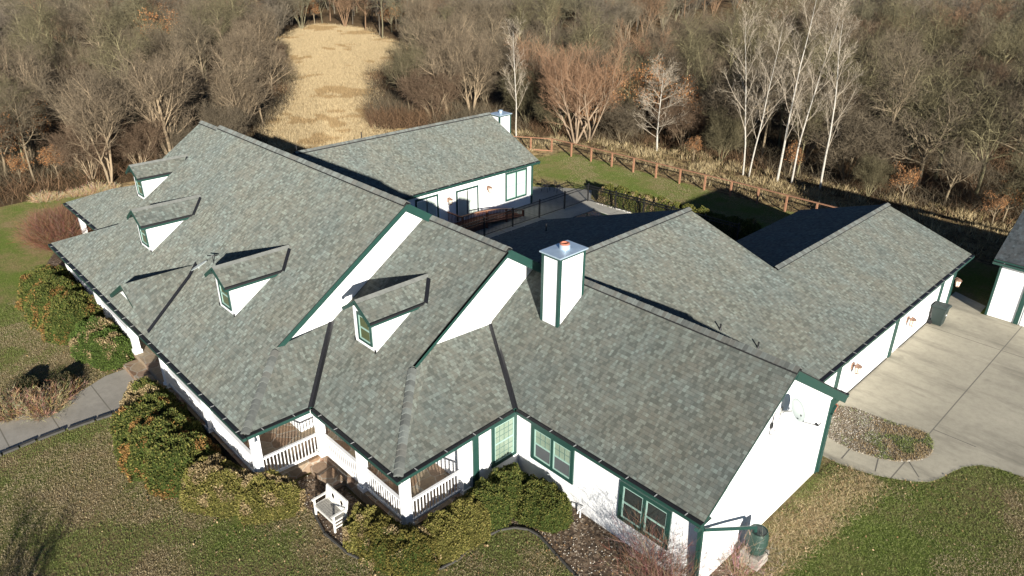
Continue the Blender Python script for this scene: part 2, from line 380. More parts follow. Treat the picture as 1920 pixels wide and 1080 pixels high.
# ---- green rake boards, fascias, corner boards
def trim(bars, name='rake_board'):
    mb = MB()
    for a, b, ww, hh in bars: mb.bar(a, b, ww, hh)
    return mb.build(name, M['green'], house)
def off(p, dx=0, dy=0, dz=0): return (p[0]+dx, p[1]+dy, p[2]+dz)
trim([((8.72, -7.0, zA(-7.0)-.15), (8.72, -1.366, 8.22-.15), .05, .19)])
trim([((8.72, -1.366, 8.22-.17), (8.72, 1.2, 8.22-.66*2.566-.17), .06, .30)])
trim([((12.925, -4.45, zB(-4.45)-.15), (12.925, -.253, 7.396-.15), .05, .19)])
trim([((12.925, -.253, 7.396-.17), (12.925, 2.0, 7.396-.6634*2.253-.17), .06, .30)])
trim([((22.47, -2.30, zC(-2.30)-.13), (22.47, -1.2, zC(-1.2)-.13), .05, .13)])
trim([((22.485, 1.981, 6.015-.19), (22.485, 6.5, zCb(6.5)-.19), .05, .28), ((22.33, 1.981, 6.015-.27), (22.33, 6.2, zCb(6.2)-.27), .10, .16)])
trim([((-4.14, 18.88, 2.93), (-9.229, 18.88, 5.30), .05, .22)])
trim([((12.33, 11.60, 5.60), (3.4, 11.60, 2.64), .05, .2), ((12.38, 11.60, 5.60), (16.8, 11.60, 4.12), .05, .2)])
trim([((16.80, 23.55, 4.12), (12.3, 23.55, 2.62), .05, .2), ((16.86, 23.55, 4.12), (21.35, 23.55, 2.62), .05, .2)])
mb = MB(); mb.box(22.275, 22.305, 5.72, 5.985, 0, 3.1); mb.box(22.03, 22.27, 5.963, 5.985, 0, 3.1); mb.build('corner_board', M['green'], house)
mb = MB(); mb.box(22.05, 22.30, 5.99, 6.45, 2.72, 2.98); mb.build('eave_return', M['green'], house)
mb = MB(); mb.box(-4.525, -4.49, 18.44, 18.60, 0, 2.95); mb.build('corner_board', M['green'], house)
for (y0, y1) in ((9.85, 10.13), (15.62, 15.92), (21.2, 21.5), (22.95, 23.23)):
    mb = MB(); mb.box(20.89, 20.95, y0, y1, 0, 2.62); mb.build('green_post', M['green'], house)
mb = MB(); mb.box(14.985, 15.04, -3.80, -3.56, 0, 2.75); mb.build('green_post', M['green'], house)
# fascias under the eaves
def fascia(a, b, h=.2):
    mb = MB(); a, b = Vector(a), Vector(b); mb.bar(a-Vector((0, 0, h/2)), b-Vector((0, 0, h/2)), .03, h); mb.build('fascia', M['green'], house)
def gutter(a, b, out, straps=.92, parent=house, wd=.13, nm='gutter'):
    """green gutter trough with a black leaf guard on top and pale hanger straps"""
    a, b, o = Vector(a), Vector(b), Vector(out); L = (b-a).length; dr = (b-a)/L
    g = MB(); c = o*(wd/2+.012)
    g.bar(a+c-Vector((0, 0, .085)), b+c-Vector((0, 0, .085)), wd, .11)
    go = g.build(nm, M['green'], parent)
    t = MB(); t.bar(a+c-Vector((0, 0, .024)), b+c-Vector((0, 0, .024)), wd*.92, .012, up=Vector((0, 0, 1)))
    n = max(2, int(L/straps))
    for i in range(n):
        p = a+dr*(L*(i+.5)/n); t.bar(p+c-o*(wd*.5)-Vector((0, 0, .012)), p+c+o*(wd*.5)-Vector((0, 0, .012)), .025, .008, 1)
    t.build('leaf_guard', [M['gutter'], M['strap']], go)
    return go
zg = 2.98
for a, b, o in (((-10.75, -9.27, zA(-9.27)), (10.68, -9.27, zA(-9.27)), (0, -1, 0)), ((10.53, -9.25, zA(-9.27)), (10.53, -7.09, zB(-6.94)), (1, 0, 0)),
                ((10.69, -6.94, zB(-6.94)), (15.52, -6.94, zB(-6.94)), (0, -1, 0)), ((15.37, -6.92, zB(-6.94)), (15.37, -2.40, zC(-2.23)-.01), (1, 0, 0)),
                ((15.53, -2.23, zC(-2.23)), (22.512, -2.23, zC(-2.23)), (0, -1, 0)), ((-17.05, -6.93, zB(-6.93)), (-10.9, -6.93, zB(-6.93)), (0, -1, 0)),
                ((21.26, 6.6, zD(21.26)), (21.26, 23.578, zD(21.26)), (1, 0, 0)), ((-4.24, 4.0, zF(-4.24)), (-4.24, 18.904, zF(-4.24)), (1, 0, 0)),
                ((22.0, 6.5, 3.06), (22.512, 6.5, 3.06), (0, 1, 0)), ((3.35, 1.8, 2.76), (3.35, 11.6, 2.76), (-1, 0, 0))):
    gutter(a, b, o)
# soffits
mb = MB(); mb.box(12.25, 22.45, -2.22, -1.70, 2.86, 2.89); mb.build('soffit', M['green'], house)
mb = MB(); mb.box(20.89, 21.25, 6.9, 23.2, 2.57, 2.60); mb.build('soffit', M['green'], house)
mb = MB(); mb.box(-4.525, -4.25, 4.0, 18.8, 2.86, 2.89); mb.build('soffit', M['green'], house)
mb = MB()
for q in (((-10.7, 10.5), (-9.25, -6.46)), ((8.385, 10.5), (-6.45, -3.96)), ((10.505, 15.35), (-6.92, -3.96))):
    mb.box(q[0][0], q[0][1], q[1][0], q[1][1], 2.79+.004*q[0][0]*.01, 2.82)
mb.build('porch_ceiling', M['white'], house)

# ---- ridge and hip caps
def caps(a, b, n1, n2, name='ridge_cap', half=.19, lift=.060, step=.145, gap=True):
    """overlapping cap shingles along a-b; n1, n2: unit directions down each side"""
    a, b, n1, n2 = Vector(a), Vector(b), Vector(n1).normalized(), Vector(n2).normalized()
    L = (b-a).length; dr = (b-a)/L; upv = Vector((0, 0, 1)); mb = MB(); n = int(L/step)
    if gap:
        for nn in (n1, n2):
            p = nn*(half*.93); mb.face([a+upv*.004, b+upv*.004, b+p+upv*.004, a+p+upv*.004], 1)
            mb.face([a+p+upv*.002, b+p+upv*.002, b+p+upv*lift, a+p+upv*lift], 1)
    for i in range(n):
        p0, p1 = a+dr*(i*step), a+dr*((i+1.25)*step); j = random.uniform(-.006, .006); h0, h1 = lift+.022, lift+.006
        mi = 2+random.randrange(4)
        r0 = [p0+n1*half+upv*(h0+j), p0+n1*half*.5+upv*(h0+.012+j), p0+upv*(h0+.018+j), p0+n2*half*.5+upv*(h0+.012+j), p0+n2*half+upv*(h0+j)]
        r1 = [p1+n1*half+upv*h1, p1+n1*half*.5+upv*(h1+.012), p1+upv*(h1+.018), p1+n2*half*.5+upv*(h1+.012), p1+n2*half+upv*h1]
        for k in range(4): mb.face([r0[k], r0[k+1], r1[k+1], r1[k]], mi)
        lo = [q-upv*.02 for q in r0]
        for k in range(4): mb.face([lo[k], lo[k+1], r0[k+1], r0[k]], mi)
    return mb.build(name, [M['cap'], M['gap']]+CAPS, house)
CAPS = [simple('cap_shingle_%s' % nm, c, .95, .25, 9.0, spec=.15, dr=1.0) for nm, c in (('grey', (.112, .119, .109)), ('tan', (.106, .107, .096)), ('pale', (.130, .142, .131)), ('dark', (.088, .094, .087)))]
fa, fb = (0, -1, -.66), (0, 1, -.66)
caps((8.744, -1.366, 8.22), (-6.93, -1.366, 8.22), fa, fb)
caps((12.95, -.253, 7.396), (8.40, -.253, 7.396), fa, fb)
caps((-6.93, -.253, 7.396), (-12.2, -.253, 7.396), fa, fb)
caps((22.512, 1.981, 6.015), (12.22, 1.981, 6.015), fa, fb)
caps((12.356, 11.63, 5.772), (12.356, 2.35, 5.772), (1, 0, -.333), (-1, 0, -.333))
caps((16.83, 23.578, zD(16.83)), (16.83, 11.65, zD(16.83)), (1, 0, -.333), (-1, 0, -.333))
caps((-9.229, 18.904, 5.469), (-9.229, 3.6, 5.469), (1, 0, -.474), (-1, 0, -.474))
def hip_caps(a, b, nf, ns):
    a, b, nf, ns = Vector(a), Vector(b), Vector(nf), Vector(ns); h = (b-a).normalized(); n1 = nf.cross(h).normalized(); n2 = ns.cross(h).normalized()
    n1 = n1 if n1.z < 0 else -n1; n2 = n2 if n2.z < 0 else -n2; L = (b-a).length; upv = Vector((0, 0, 1)); mb = MB(); n = int(L/.20); hw = .155
    prof = [(n1, 1, 0), (n1, .55, .03), (n1, .18, .045), (n2, .18, .045), (n2, .55, .03), (n2, 1, 0)]
    for i in range(n):
        p0, p1 = a+h*(i*.20), a+h*((i+1.3)*.20); j = random.uniform(-.006, .006); mi = 2+random.randrange(4)
        r0 = [p0+v*(hw*q)+upv*(e+.058+j) for v, q, e in prof]; r1 = [p1+v*(hw*q)+upv*(e+.016) for v, q, e in prof]; lo = [p0+v*(hw*q)+upv*(e*.4+.005) for v, q, e in prof]
        for k in range(5): mb.face([r0[k], r0[k+1], r1[k+1], r1[k]], mi); mb.face([lo[k], lo[k+1], r0[k+1], r0[k]], mi)
        mb.face([lo[0], r0[0], r1[0]], mi); mb.face([lo[5], r1[5], r0[5]], mi)
    return mb.build('hip_cap', [M['cap'], M['gap']]+CAPS, house)
hip_caps((10.52, -9.26, zA(-9.26)), A_hipR, (0, -.66, 1), (.86, 0, 1)); hip_caps((15.36, -6.93, zB(-6.93)), (12.95, -4.50, zB(-4.5)), (0, -.66, 1), (.66, 0, 1))

# ---- open black valleys
def valley(pts, nL, nR, wd=.13):
    mb = MB(); nL, nR = Vector(nL), Vector(nR)
    for a, b in zip(pts, pts[1:]):
        a, b = Vector(a), Vector(b); u = Vector((0, 0, .02))
        mb.face([a+nL*wd+u, a+u*.6, b+u*.6, b+nL*wd+u]); mb.face([a+u*.6, a+nR*wd+u, b+nR*wd+u, b+u*.6])
    return mb.build('valley_flashing', M['valley'], house)
valley([(10.56, -6.97, zB(-6.97)), vA], (0, -1, .02), (1, .3, .25))
valley([(15.40, -2.26, zC(-2.26)), (13.85, -1.36, 3.73), (12.22, -.44, 4.29)], (0, -1, .03), (1, .0, .02))

# ---- entry gable on the porch roof
mb = MB()
pk, rr, kk, tp, ll = (-.17, -9.14, 4.36), (2.12, -9.14, zA(-9.14)+.03), (1.42, -7.0, zA(-7.0)+.05), (1.06, -6.51, zA(-6.51)+.04), (-2.25, -9.14, zA(-9.14)+.05)
for tri in ((pk, rr, kk), (pk, kk, tp), (pk, tp, ll)):
    mb.face(tri, 0, [(Vector(p).y*1.02, Vector(p).x*1.1) for p in tri])
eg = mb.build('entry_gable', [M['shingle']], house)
mb = MB(); mb.face([(-1.95, -8.82, zA(-8.82)-.05), (1.7, -8.82, zA(-8.82)-.05), (-.17, -8.82, 4.16)]); mb.build('gable_wall', M['white'], eg)
mb = MB(); mb.bar(off(pk, 0, .02, -.1), off(ll, 0, .02, -.06), .06, .17); mb.bar(off(pk, 0, .03, -.1), off(Vector(pk).lerp(Vector(rr), .42), 0, .03, -.09), .05, .12)
mb.face([off(pk, dz=-.05), off(ll, dz=-.03), (-2.0, -8.82, zA(-8.82)+.02), (-.17, -8.82, 4.14)]); mb.build('rake_board', M['green'], eg)
valley([rr, kk, tp], (-.85, .1, .4), (.8, 0, .02), .12)
# ---- windows
def frame_pts(face, c, z, wall):
    """local (s along the wall, h up, o outwards) -> world"""
    if face == '-y': return lambda s, h, o: (c+s, wall-o, z+h)
    if face == '+x': return lambda s, h, o: (wall+o, c+s, z+h)
def lbox(mb, F, s0, s1, h0, h1, o0, o1, mi=0):
    P = [F(s, h, o) for o in (o0, o1) for s, h in ((s0, h0), (s1, h0), (s1, h1), (s0, h1))]
    for q in ((0, 1, 2, 3), (4, 5, 6, 7), (0, 1, 5, 4), (1, 2, 6, 5), (2, 3, 7, 6), (3, 0, 4, 7)): mb.face([P[i] for i in q], mi)
def window(face, c, z, wall, W, Hh, lights, parent=house, trim=.13, mats=('glass', 'glass'), name='window', grid=(3, 2), lower_grid=False, sash='palegreen'):
    """lights: number of double-hung sashes side by side"""
    F = frame_pts(face, c, z, wall); w2 = W/2
    mb = MB()
    lbox(mb, F, -w2, w2, 0, trim, .0, .05); lbox(mb, F, -w2, w2, Hh-trim, Hh, .0, .05)
    lbox(mb, F, -w2, -w2+trim, trim, Hh-trim, .0, .05); lbox(mb, F, w2-trim, w2, trim, Hh-trim, .0, .05)
    iw = W-2*trim; cell = iw/lights
    for k in range(1, lights):
        x = -w2+trim+cell*k; lbox(mb, F, x-.05, x+.05, trim, Hh-trim, .0, .045)
    o = mb.build(name, M['green'], parent, merge=True)
    sh, gr, p1, p2 = MB(), MB(), MB(), MB()
    for k in range(lights):
        a = -w2+trim+cell*k+(.05 if k else 0); b = -w2+trim+cell*(k+1)-(.05 if k < lights-1 else 0)
        h0, h1 = trim, Hh-trim; hm = (h0+h1)/2
        for (q0, q1, q2, q3) in ((a, a+.045, h0, h1), (b-.045, b, h0, h1), (a+.045, b-.045, h0, h0+.05), (a+.045, b-.045, h1-.05, h1), (a+.045, b-.045, hm-.03, hm+.03)):
            lbox(sh, F, q0, q1, q2, q3, .0, .03)
        lbox(p1, F, a+.045, b-.045, hm+.03, h1-.05, .0, .012); lbox(p2, F, a+.045, b-.045, h0+.05, hm-.03, .0, .012)
        nx, ny = grid
        for (lo, hi) in ((hm+.03, h1-.05),)+(((h0+.05, hm-.03),) if lower_grid else ()):
            for i in range(1, nx):
                x = a+.045+(b-a-.09)*i/nx; lbox(gr, F, x-.010, x+.010, lo, hi, .012, .022)
            for j in range(1, ny):
                y = lo+(hi-lo)*j/ny; lbox(gr, F, a+.045, b-.045, y-.010, y+.010, .012, .0205)
    so_ = sh.build('sash', M[sash], o)
    p1.build('upper_pane', M[mats[0]], o); p2.build('lower_pane', M[mats[1]], o)
    if grid[0] > 1 or grid[1] > 1: gr.build('glazing_bars', M['bars'], o)
    return o
window('-y', 16.58, .93, -1.696, 1.90, 1.42, 2, mats=('glass_mint', 'screen'), grid=(3, 2))
window('-y', 20.32, .83, -1.696, 1.86, 1.46, 2, mats=('glass', 'glass'), grid=(1, 1), sash='palegreen')
window('+x', -2.40, .80, 14.98, 1.16, 1.75, 1, mats=('glass_mint', 'glass_mint'), grid=(4, 3), lower_grid=True)
window('+x', 17.02, .76, -4.528, 2.02, 1.98, 2, mats=('glass_pale', 'glass_pale'), grid=(1, 1), trim=.12)
def glass_door(y0, y1, z0, z1):
    F = frame_pts('+x', (y0+y1)/2, z0, -4.528); W = y1-y0; Hh = z1-z0; w2 = W/2; mb = MB()
    lbox(mb, F, -w2, w2, Hh-.12, Hh, 0, .05); lbox(mb, F, -w2, -w2+.12, 0, Hh-.12, 0, .05); lbox(mb, F, w2-.12, w2, 0, Hh-.12, 0, .05)
    o = mb.build('patio_door', M['green'], house, merge=True)
    s_ = MB()
    for a, b in ((-w2+.12, .03), (-.03, w2-.12)):
        for q in ((a, a+.06, .02, Hh-.12), (b-.06, b, .02, Hh-.12), (a+.06, b-.06, .02, .12), (a+.06, b-.06, Hh-.2, Hh-.12)): lbox(s_, F, *q, 0, .03 if a < 0 else .036)
    s_.build('sash', M['paint'], o)
    for a, b in ((-w2+.18, -.03), (.03, w2-.18)):
        g = MB(); lbox(g, F, a, b, .12, Hh-.2, 0, .014); g.build('pane', M['glass_pale'], o)
    return o
glass_door(11.76, 13.62, .45, 2.47); glass_door(8.60, 10.34, .45, 2.62)
# windows and door under the front porch (in shade)
window('-y', 5.2, .95, -6.45, 1.8, 1.55, 2); window('-y', -3.8, .95, -6.45, 1.8, 1.55, 2)
window('-y', 10.3, .95, -3.95, 1.6, 1.55, 2); window('+x', -5.3, .95, 8.376, 1.1, 1.55, 1)
mb = MB(); mb.box(-.35, .75, -6.50, -6.455, .45, 2.55); fd = mb.build('front_door', M['green'], house)
mb = MB(); mb.lathe([(.0, -.03), (.03, -.02), (.03, .02), (0, .03)], (.62, -6.54, 1.45), 8); mb.build('handle', M['copper'], fd)

# ---- garage doors
for y0, y1 in ((11.55, 15.40), (16.95, 21.0)):
    mb = MB(); mb.box(20.889, 20.905, y0-.1, y1+.1, 0, 2.35)
    gd = mb.build('garage_door', M['paint'], house)
    mb = MB(); n = 4
    for i in range(n):
        for j in range(5):
            a = y0+(y1-y0)*j/5+.08; b = y0+(y1-y0)*(j+1)/5-.08; z0 = 2.3*i/n+.10; z1 = 2.3*(i+1)/n-.06
            mb.box(20.906, 20.918, a, b, z0, z1)
    mb.build('door_panel', M['paint'], gd)
    mb = MB(); mb.box(20.906, 20.93, y0-.1, y1+.1, .0, .05); mb.build('rubber_seal', M['dark'], gd)

# ---- dormers
def dormer(cx, yf, zb, zmain, slope, ptype='glass_olive'):
    hw, half, zr, pit = .61, .80, zb+1.84, .66
    ymain = lambda z: yf+(z-zb)/slope
    ye = zr-pit*half
    mb = MB(); zt = ye+pit*(half-hw)-.07
    mb.face([(cx-hw, yf, zb-.25), (cx+hw, yf, zb-.25), (cx+hw, yf, zt), (cx, yf, zr-.07), (cx-hw, yf, zt)])
    for s in (1, -1):
        f = [(cx+s*hw, yf, zb-.25), (cx+s*hw, ymain(zt)+.1, zt-.1), (cx+s*hw, ymain(zt), zt), (cx+s*hw, yf, zt)]
        mb.face(f if s > 0 else f[::-1])
    o = mb.build('dormer', M['white'], house)
    y0 = yf-.27
    roof_part([([(cx, y0, zr), (cx, ymain(zr)+.05, zr), (cx+half, ymain(ye)+.05, ye), (cx+half, y0, ye)], Y),
               ([(cx, y0, zr), (cx-half, y0, ye), (cx-half, ymain(ye)+.05, ye), (cx, ymain(zr)+.05, zr)], Y)], o, 'dormer_roof', th=.07)
    mb = MB()
    for s in (1, -1):
        mb.bar((cx, y0-.015, zr-.09), (cx+s*half, y0-.015, ye-.08), .03, .13)
        mb.face([(cx, y0, zr-.08), (cx+s*half, y0, ye-.08), (cx+s*half, yf, ye-.08), (cx, yf, zr-.08)])
    mb.build('rake_board', M['green'], o)
    mb = MB(); x = cx+half
    mb.box(x-.03, x, y0, ymain(ye)-.15, ye-.20, ye-.06); mb.box(x-.19, x-.03, y0+.02, ymain(ye)-.3, ye-.205, ye-.185)
    mb.build('fascia', M['green'], o)
    g = MB(); g.bar((x+.035, y0, ye-.05), (x+.035, ymain(ye)-.05, ye-.05), .06, .07); g.build('dormer_gutter', M['gutter'], o)
    mb = MB(); a, b = Vector((cx+.0, ymain(zr), zr)), Vector((cx+half+.05, ymain(ye-.03), ye-.03)); u = Vector((0, 0, .03)); q = Vector((.17, 0, .0)); q2 = Vector((-.03, -.02, -.0))
    a = a.lerp(b, .16)
    mb.face([a+q2+u, b+q2+u, b+q+u*.9, a+q+u*.9]); mb.build('valley_flashing', M['valley'], o)
    mb = MB()   # small shingle caps along the little ridge
    yy = y0
    while yy < ymain(zr)-.1:
        for s in (1, -1): mb.face([(cx, yy, zr+.018), (cx, yy+.16, zr+.010), (cx+s*.13, yy+.16, zr-.078), (cx+s*.13, yy, zr-.066)])
        yy += .135
    mb.build('ridge_cap', M['cap'], o)
    mb = MB()
    for s in (1, -1): mb.box(cx+s*hw-.03, cx+s*hw+.03, yf-.035, yf-.005, zb-.02, zb+.10)
    mb.build('corner_flashing', M['dark'], o)
    win = window('-y', cx+.06, zb+.16, yf, .80, 1.06, 1, o, .075, (ptype, ptype), 'dormer_window', (1, 1))
    return o
def flatten_dormer_windows():
    """window pieces under a dormer become direct children of the dormer (three levels at most)"""
    for ob in [o_ for o_ in bpy.data.objects if o_.name.startswith('dormer_window')]:
        for ch in list(ob.children): ch.parent = ob.parent
dormer(5.04, -7.06, zA(-7.06), zA, .66); dormer(-3.10, -7.06, zA(-7.06), zA, .66)
dormer(10.64, -4.75, zB(-4.75), zB, .6634); dormer(-10.27, -4.75, zB(-4.75), zB, .6634)
flatten_dormer_windows()

# ---- chimneys
def chimney(x0, x1, y0, y1, z0, z1, flue=True):
    mb = MB(); mb.box(x0, x1, y0, y1, z0, z1); o = mb.build('chimney', M['white'], house)
    t = MB(); k = .10; e = .012
    for sx in (0, 1):
        for sy in (0, 1):
            xa = x0-e if not sx else x1-k; xb = x0+k if not sx else x1+e; ya = y0-e if not sy else y1-k; yb = y0+k if not sy else y1+e
            t.box(xa, xb, ya, yb, z0, z1-.11)
    t.box(x0-e-.003, x1+e+.003, y0-e-.003, y1+e+.003, z1-.11, z1-.02)
    t.build('corner_trim', M['green'], o)
    c = MB(); q = .07; P = [(x0-q, y0-q), (x1+q, y0-q), (x1+q, y1+q), (x0-q, y1+q)]; cx, cy = (x0+x1)/2, (y0+y1)/2
    c.face([(a, b, z1-.02) for a, b in P][::-1])
    for i in range(4):
        a, b = P[i], P[(i+1) % 4]
        c.face([(*a, z1-.02), (*b, z1-.02), (*b, z1+.03), (*a, z1+.03)]); c.face([(*a, z1+.03), (*b, z1+.03), (cx, cy, z1+.05)])
    c.build('chimney_cap', M['metal'], o)
    if flue:
        f = MB(); fx, fy = cx-.02, cy+.05
        f.lathe([(.19, .03), (.19, .20), (.17, .20), (.17, .05)], (fx, fy, z1), 24); f.build('flue_collar', M['metal'], o)
        f = MB(); f.lathe([(.165, .05), (.165, .24), (.12, .25), (.12, .08)], (fx, fy, z1), 24); f.build('flue', M['flue'], o)
        f = MB(); f.lathe([(.12, .14), (0, .14)], (fx, fy, z1), 24); f.build('flue_hole', M['darkhole'], o)  # near-black disc set inside the flue opening
    else:
        f = MB(); f.lathe([(.12, .05), (.12, .22), (.17, .22), (.17, .25), (0, .30)], (cx, cy, z1), 16); f.build('flue', M['metal'], o)
    return o
chimney(13.96, 14.78, .32, 1.58, 4.5, 7.46)
chimney(-9.24, -8.28, 19.0, 20.10, 0, 5.44, False)

# ---- roof vents
def vent(x, y, z, h, r=.032):
    mb = MB(); mb.lathe([(r*2.6, -.10), (r*1.25, .05), (r, .07), (r, h), (r*.7, h), (r*.7, h-.05)], (x, y, z), 10); return mb.build('vent_pipe', M['dark'], house)
vent(17.86, 5.83, zD(17.86), .24); vent(19.16, 6.37, zD(19.16), .24); vent(6.29, 8.63, 5.772-.3326*6.066, .38); vent(-9.5, 8.4, 5.35, .5); vent(-9.45, 3.9, 5.35, .5)

# ---- porches: floor, columns, railings
def slab(pts, z0, z1, name, mat, parent=None):
    mb = MB(); t = [(x, y, z1) for x, y in pts]; b_ = [(x, y, z0) for x, y in pts]; mb.face(t); mb.face(b_[::-1])
    for i in range(len(pts)): j = (i+1) % len(pts); mb.face([b_[i], b_[j], t[j], t[i]])
    return mb.build(name, mat, parent)
slab([(-10.9, -8.90), (10.06, -8.90), (10.06, -6.58), (15.05, -6.58), (15.05, -3.945), (8.385, -3.945), (8.385, -6.455), (-10.9, -6.455)], 0, .45, 'porch_floor', M['stone'], house)
slab([(-16.6, -6.70), (-10.91, -6.70), (-10.91, -4.11), (-16.6, -4.11)], 0, .45, 'porch_floor', M['stone'], house)
slab([(-1.5, -9.5), (1.8, -9.5), (1.8, -8.905), (-1.5, -8.905)], 0, .22, 'porch_step', M['stone'], house)
slab([(10.065, -7.1), (11.5, -7.1), (11.5, -6.585), (10.065, -6.585)], 0, .23, 'porch_step', M['stone'], house)
def column(x, y, s=.26):
    mb = MB(); h = s/2
    mb.box(x-h, x+h, y-h, y+h, .62, 2.70); mb.box(x-h-.04, x+h+.04, y-h-.04, y+h+.04, .45, .62); mb.box(x-h-.035, x+h+.035, y-h-.035, y+h+.035, 2.70, 2.82)
    return mb.build('porch_column', M['paint'], house, merge=False)
CA = [9.93, 5.95, 1.95, -1.65, -6.2, -10.7]
for x in CA: column(x, -8.78)
for x, y in ((10.02, -6.50), (12.55, -6.45), (14.93, -6.45), (14.90, -4.12), (-16.4, -6.5)): column(x, y)
mb = MB(); mb.box(-10.85, 10.08, -8.84, -8.70, 2.825, 2.93); mb.box(9.94, 10.075, -8.69, -6.6, 2.825, 2.93); mb.box(10.09, 15.0, -6.53, -6.38, 2.825, 2.93); mb.box(14.87, 15.0, -6.37, -4.0, 2.825, 2.93)
mb.build('porch_beam', M['paint'], house)
def railing(a, b):
    a, b = Vector(a), Vector(b); L = (b-a).length; dr = (b-a)/L; mb = MB(); Z = Vector((0, 0, 1))
    mb.bar(a+Z*1.36, b+Z*1.36, .10, .06); mb.bar(a+Z*.58, b+Z*.58, .07, .08)
    n = int(L/.125)
    for i in range(1, n): p = a+dr*(L*i/n); mb.bar(p+Z*.62, p+Z*1.33, .028, .028, up=dr)
    return mb.build('porch_railing', M['paint'], house)
for i, (x0, x1) in enumerate(zip(CA, CA[1:])):
    if not (x0 > 0 > x1): railing((x0-.14, -8.78, 0), (x1+.14, -8.78, 0))
railing((9.93, -8.64, 0), (9.99, -6.64, 0)); railing((10.16, -6.47, 0), (12.41, -6.45, 0)); railing((12.69, -6.45, 0), (14.79, -6.45, 0)); railing((14.92, -6.31, 0), (14.90, -4.26, 0))
mb = MB(); mb.tube([(15.0, -3.30, 2.66), (15.12, -3.30, 2.60), (15.2, -3.32, 2.48)], [.05, .07, .09], 10); mb.build('flood_lamp', M['paint'], house)
mb = MB(); mb.tube([(10.35, -8.95, 2.62), (10.42, -9.02, 2.52), (10.5, -9.08, 2.38)], [.04, .06, .10], 10); mb.build('flood_lamp', M['paint'], house)

# ---- downspout with its rain-barrel branch
mb = MB(); mb.bar((22.30, -1.92, 2.62), (22.32, -1.80, 0.0), .13, .10, up=(0, 1, 0)); mb.bar((22.40, -2.36, 2.86), (22.30, -1.90, 2.60), .12, .10)
mb.build('downspout', M['green'], house)
mb = MB(); mb.tube([(22.36, -1.86, 2.50), (22.62, -.7, 1.95), (22.80, .40, 1.40)], .055, 10); mb.tube([(22.80, .40, 1.42), (22.80, .44, 1.22)], .06, 10); mb.build('diverter_pipe', M['green'], house)
mb = MB(); mb.bar((22.33, 6.15, 2.7), (22.33, 5.9, 2.5), .09, .07); mb.bar((22.34, 5.85, 2.5), (22.34, 5.85, .05), .09, .07); mb.build('downspout', M['green'], house)
for y in (10.78, 16.45):
    mb = MB(); mb.bar((20.92, y, 2.6), (20.92, y, 0.05), .05, .05); mb.build('conduit', M['strap'], house)
# ================================================================== DETACHED GARAGE
og = thing('detached_garage', 'white detached garage with dark blue-grey roof beside the concrete drive', 'garage', (22.62, 23.45, 0))
def lroof():
    mb = MB(); z = lambda y: 3.10+.60*(y+.40); x0 = -.28; x1 = 9.0
    roof_part([([(x0, -.40, z(-.40)), (x1, -.40, z(-.40)), (x1, 3.6, z(3.6)), (x0, 3.6, z(3.6))], X),
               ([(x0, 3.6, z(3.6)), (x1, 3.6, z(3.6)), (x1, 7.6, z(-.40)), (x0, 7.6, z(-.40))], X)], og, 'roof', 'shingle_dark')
    mb.box(0, 8.8, 0, 7.2, 0, 2.95); mb.face([(0, 0, 2.95), (0, 7.2, 2.95), (0, 3.6, 5.2)]); mb.build('wall', M['white'], og)
    t = MB(); t.box(-.03, .07, -.03, -.002, 0, 3.0); t.box(-.03, -.002, 0, .1, 0, 3.0); t.build('corner_board', M['green'], og)
    t = MB(); t.box(1.22, 1.42, -.05, -.002, 0, 2.9); t.build('green_post', M['green'], og)
    gutter((x0, -.40, 3.0), (x1, -.40, 3.0), (0, -1, 0), .9, og)
    t = MB(); t.box(x0+.02, x1, -.38, -.01, 2.90, 2.93); t.build('soffit', M['green'], og)
    t = MB(); t.bar((x0+.02, -.35, 2.98), (x0+.02, 3.6, 5.33), .05, .2); t.build('rake_board', M['green'], og)
    t = MB(); t.box(1.5, 4.4, -.03, -.004, 0, 2.4); t.build('garage_door', M['paint'], og)
lroof()

# ================================================================== FENCES
def fence_wood():
    P = [(-17.6, 26.3), (-16.0, 27.3), (-14.4, 28.35), (-12.85, 29.35)]+[(-12.85+2.12*i, 29.45+.09*min(i, 8)) for i in range(1, 14)]
    f = thing('wooden_fence', 'red brown post and rail wooden fence with wire mesh along the lawn', 'fence', (P[0][0], P[0][1], 0))
    o = Vector((P[0][0], P[0][1], 0)); rl = MB(); wr = MB()
    for i, (x, y) in enumerate(P):
        mb = MB(); mb.box(x-.055-o.x, x+.055-o.x, y-.055-o.y, y+.055-o.y, -.05, 1.13); mb.build('fence_post', M['redwood'], f)
    for a, b in zip(P, P[1:]):
        a, b = Vector((*a, 0))-o, Vector((*b, 0))-o
        rl.bar(a+Vector((0, 0, 1.15)), b+Vector((0, 0, 1.15)), .14, .05); (rl.bar(a+Vector((0, 0, .10)), b+Vector((0, 0, .10)), .04, .09) if a.x < 4.6 else None)
        for k in range(1, 7): z = .12+.15*k; wr.bar(a+Vector((0, 0, z)), b+Vector((0, 0, z)), .006, .006)
        n = int((b-a).length/.15)
        for k in range(1, n): p = a.lerp(b, k/n); wr.bar(p+Vector((0, 0, .12)), p+Vector((0, 0, 1.12)), .006, .006, up=(1, 0, 0))
    rl.build('fence_rail', M['redwood'], f); wr.build('wire_mesh', M['dark'], f)
fence_wood()
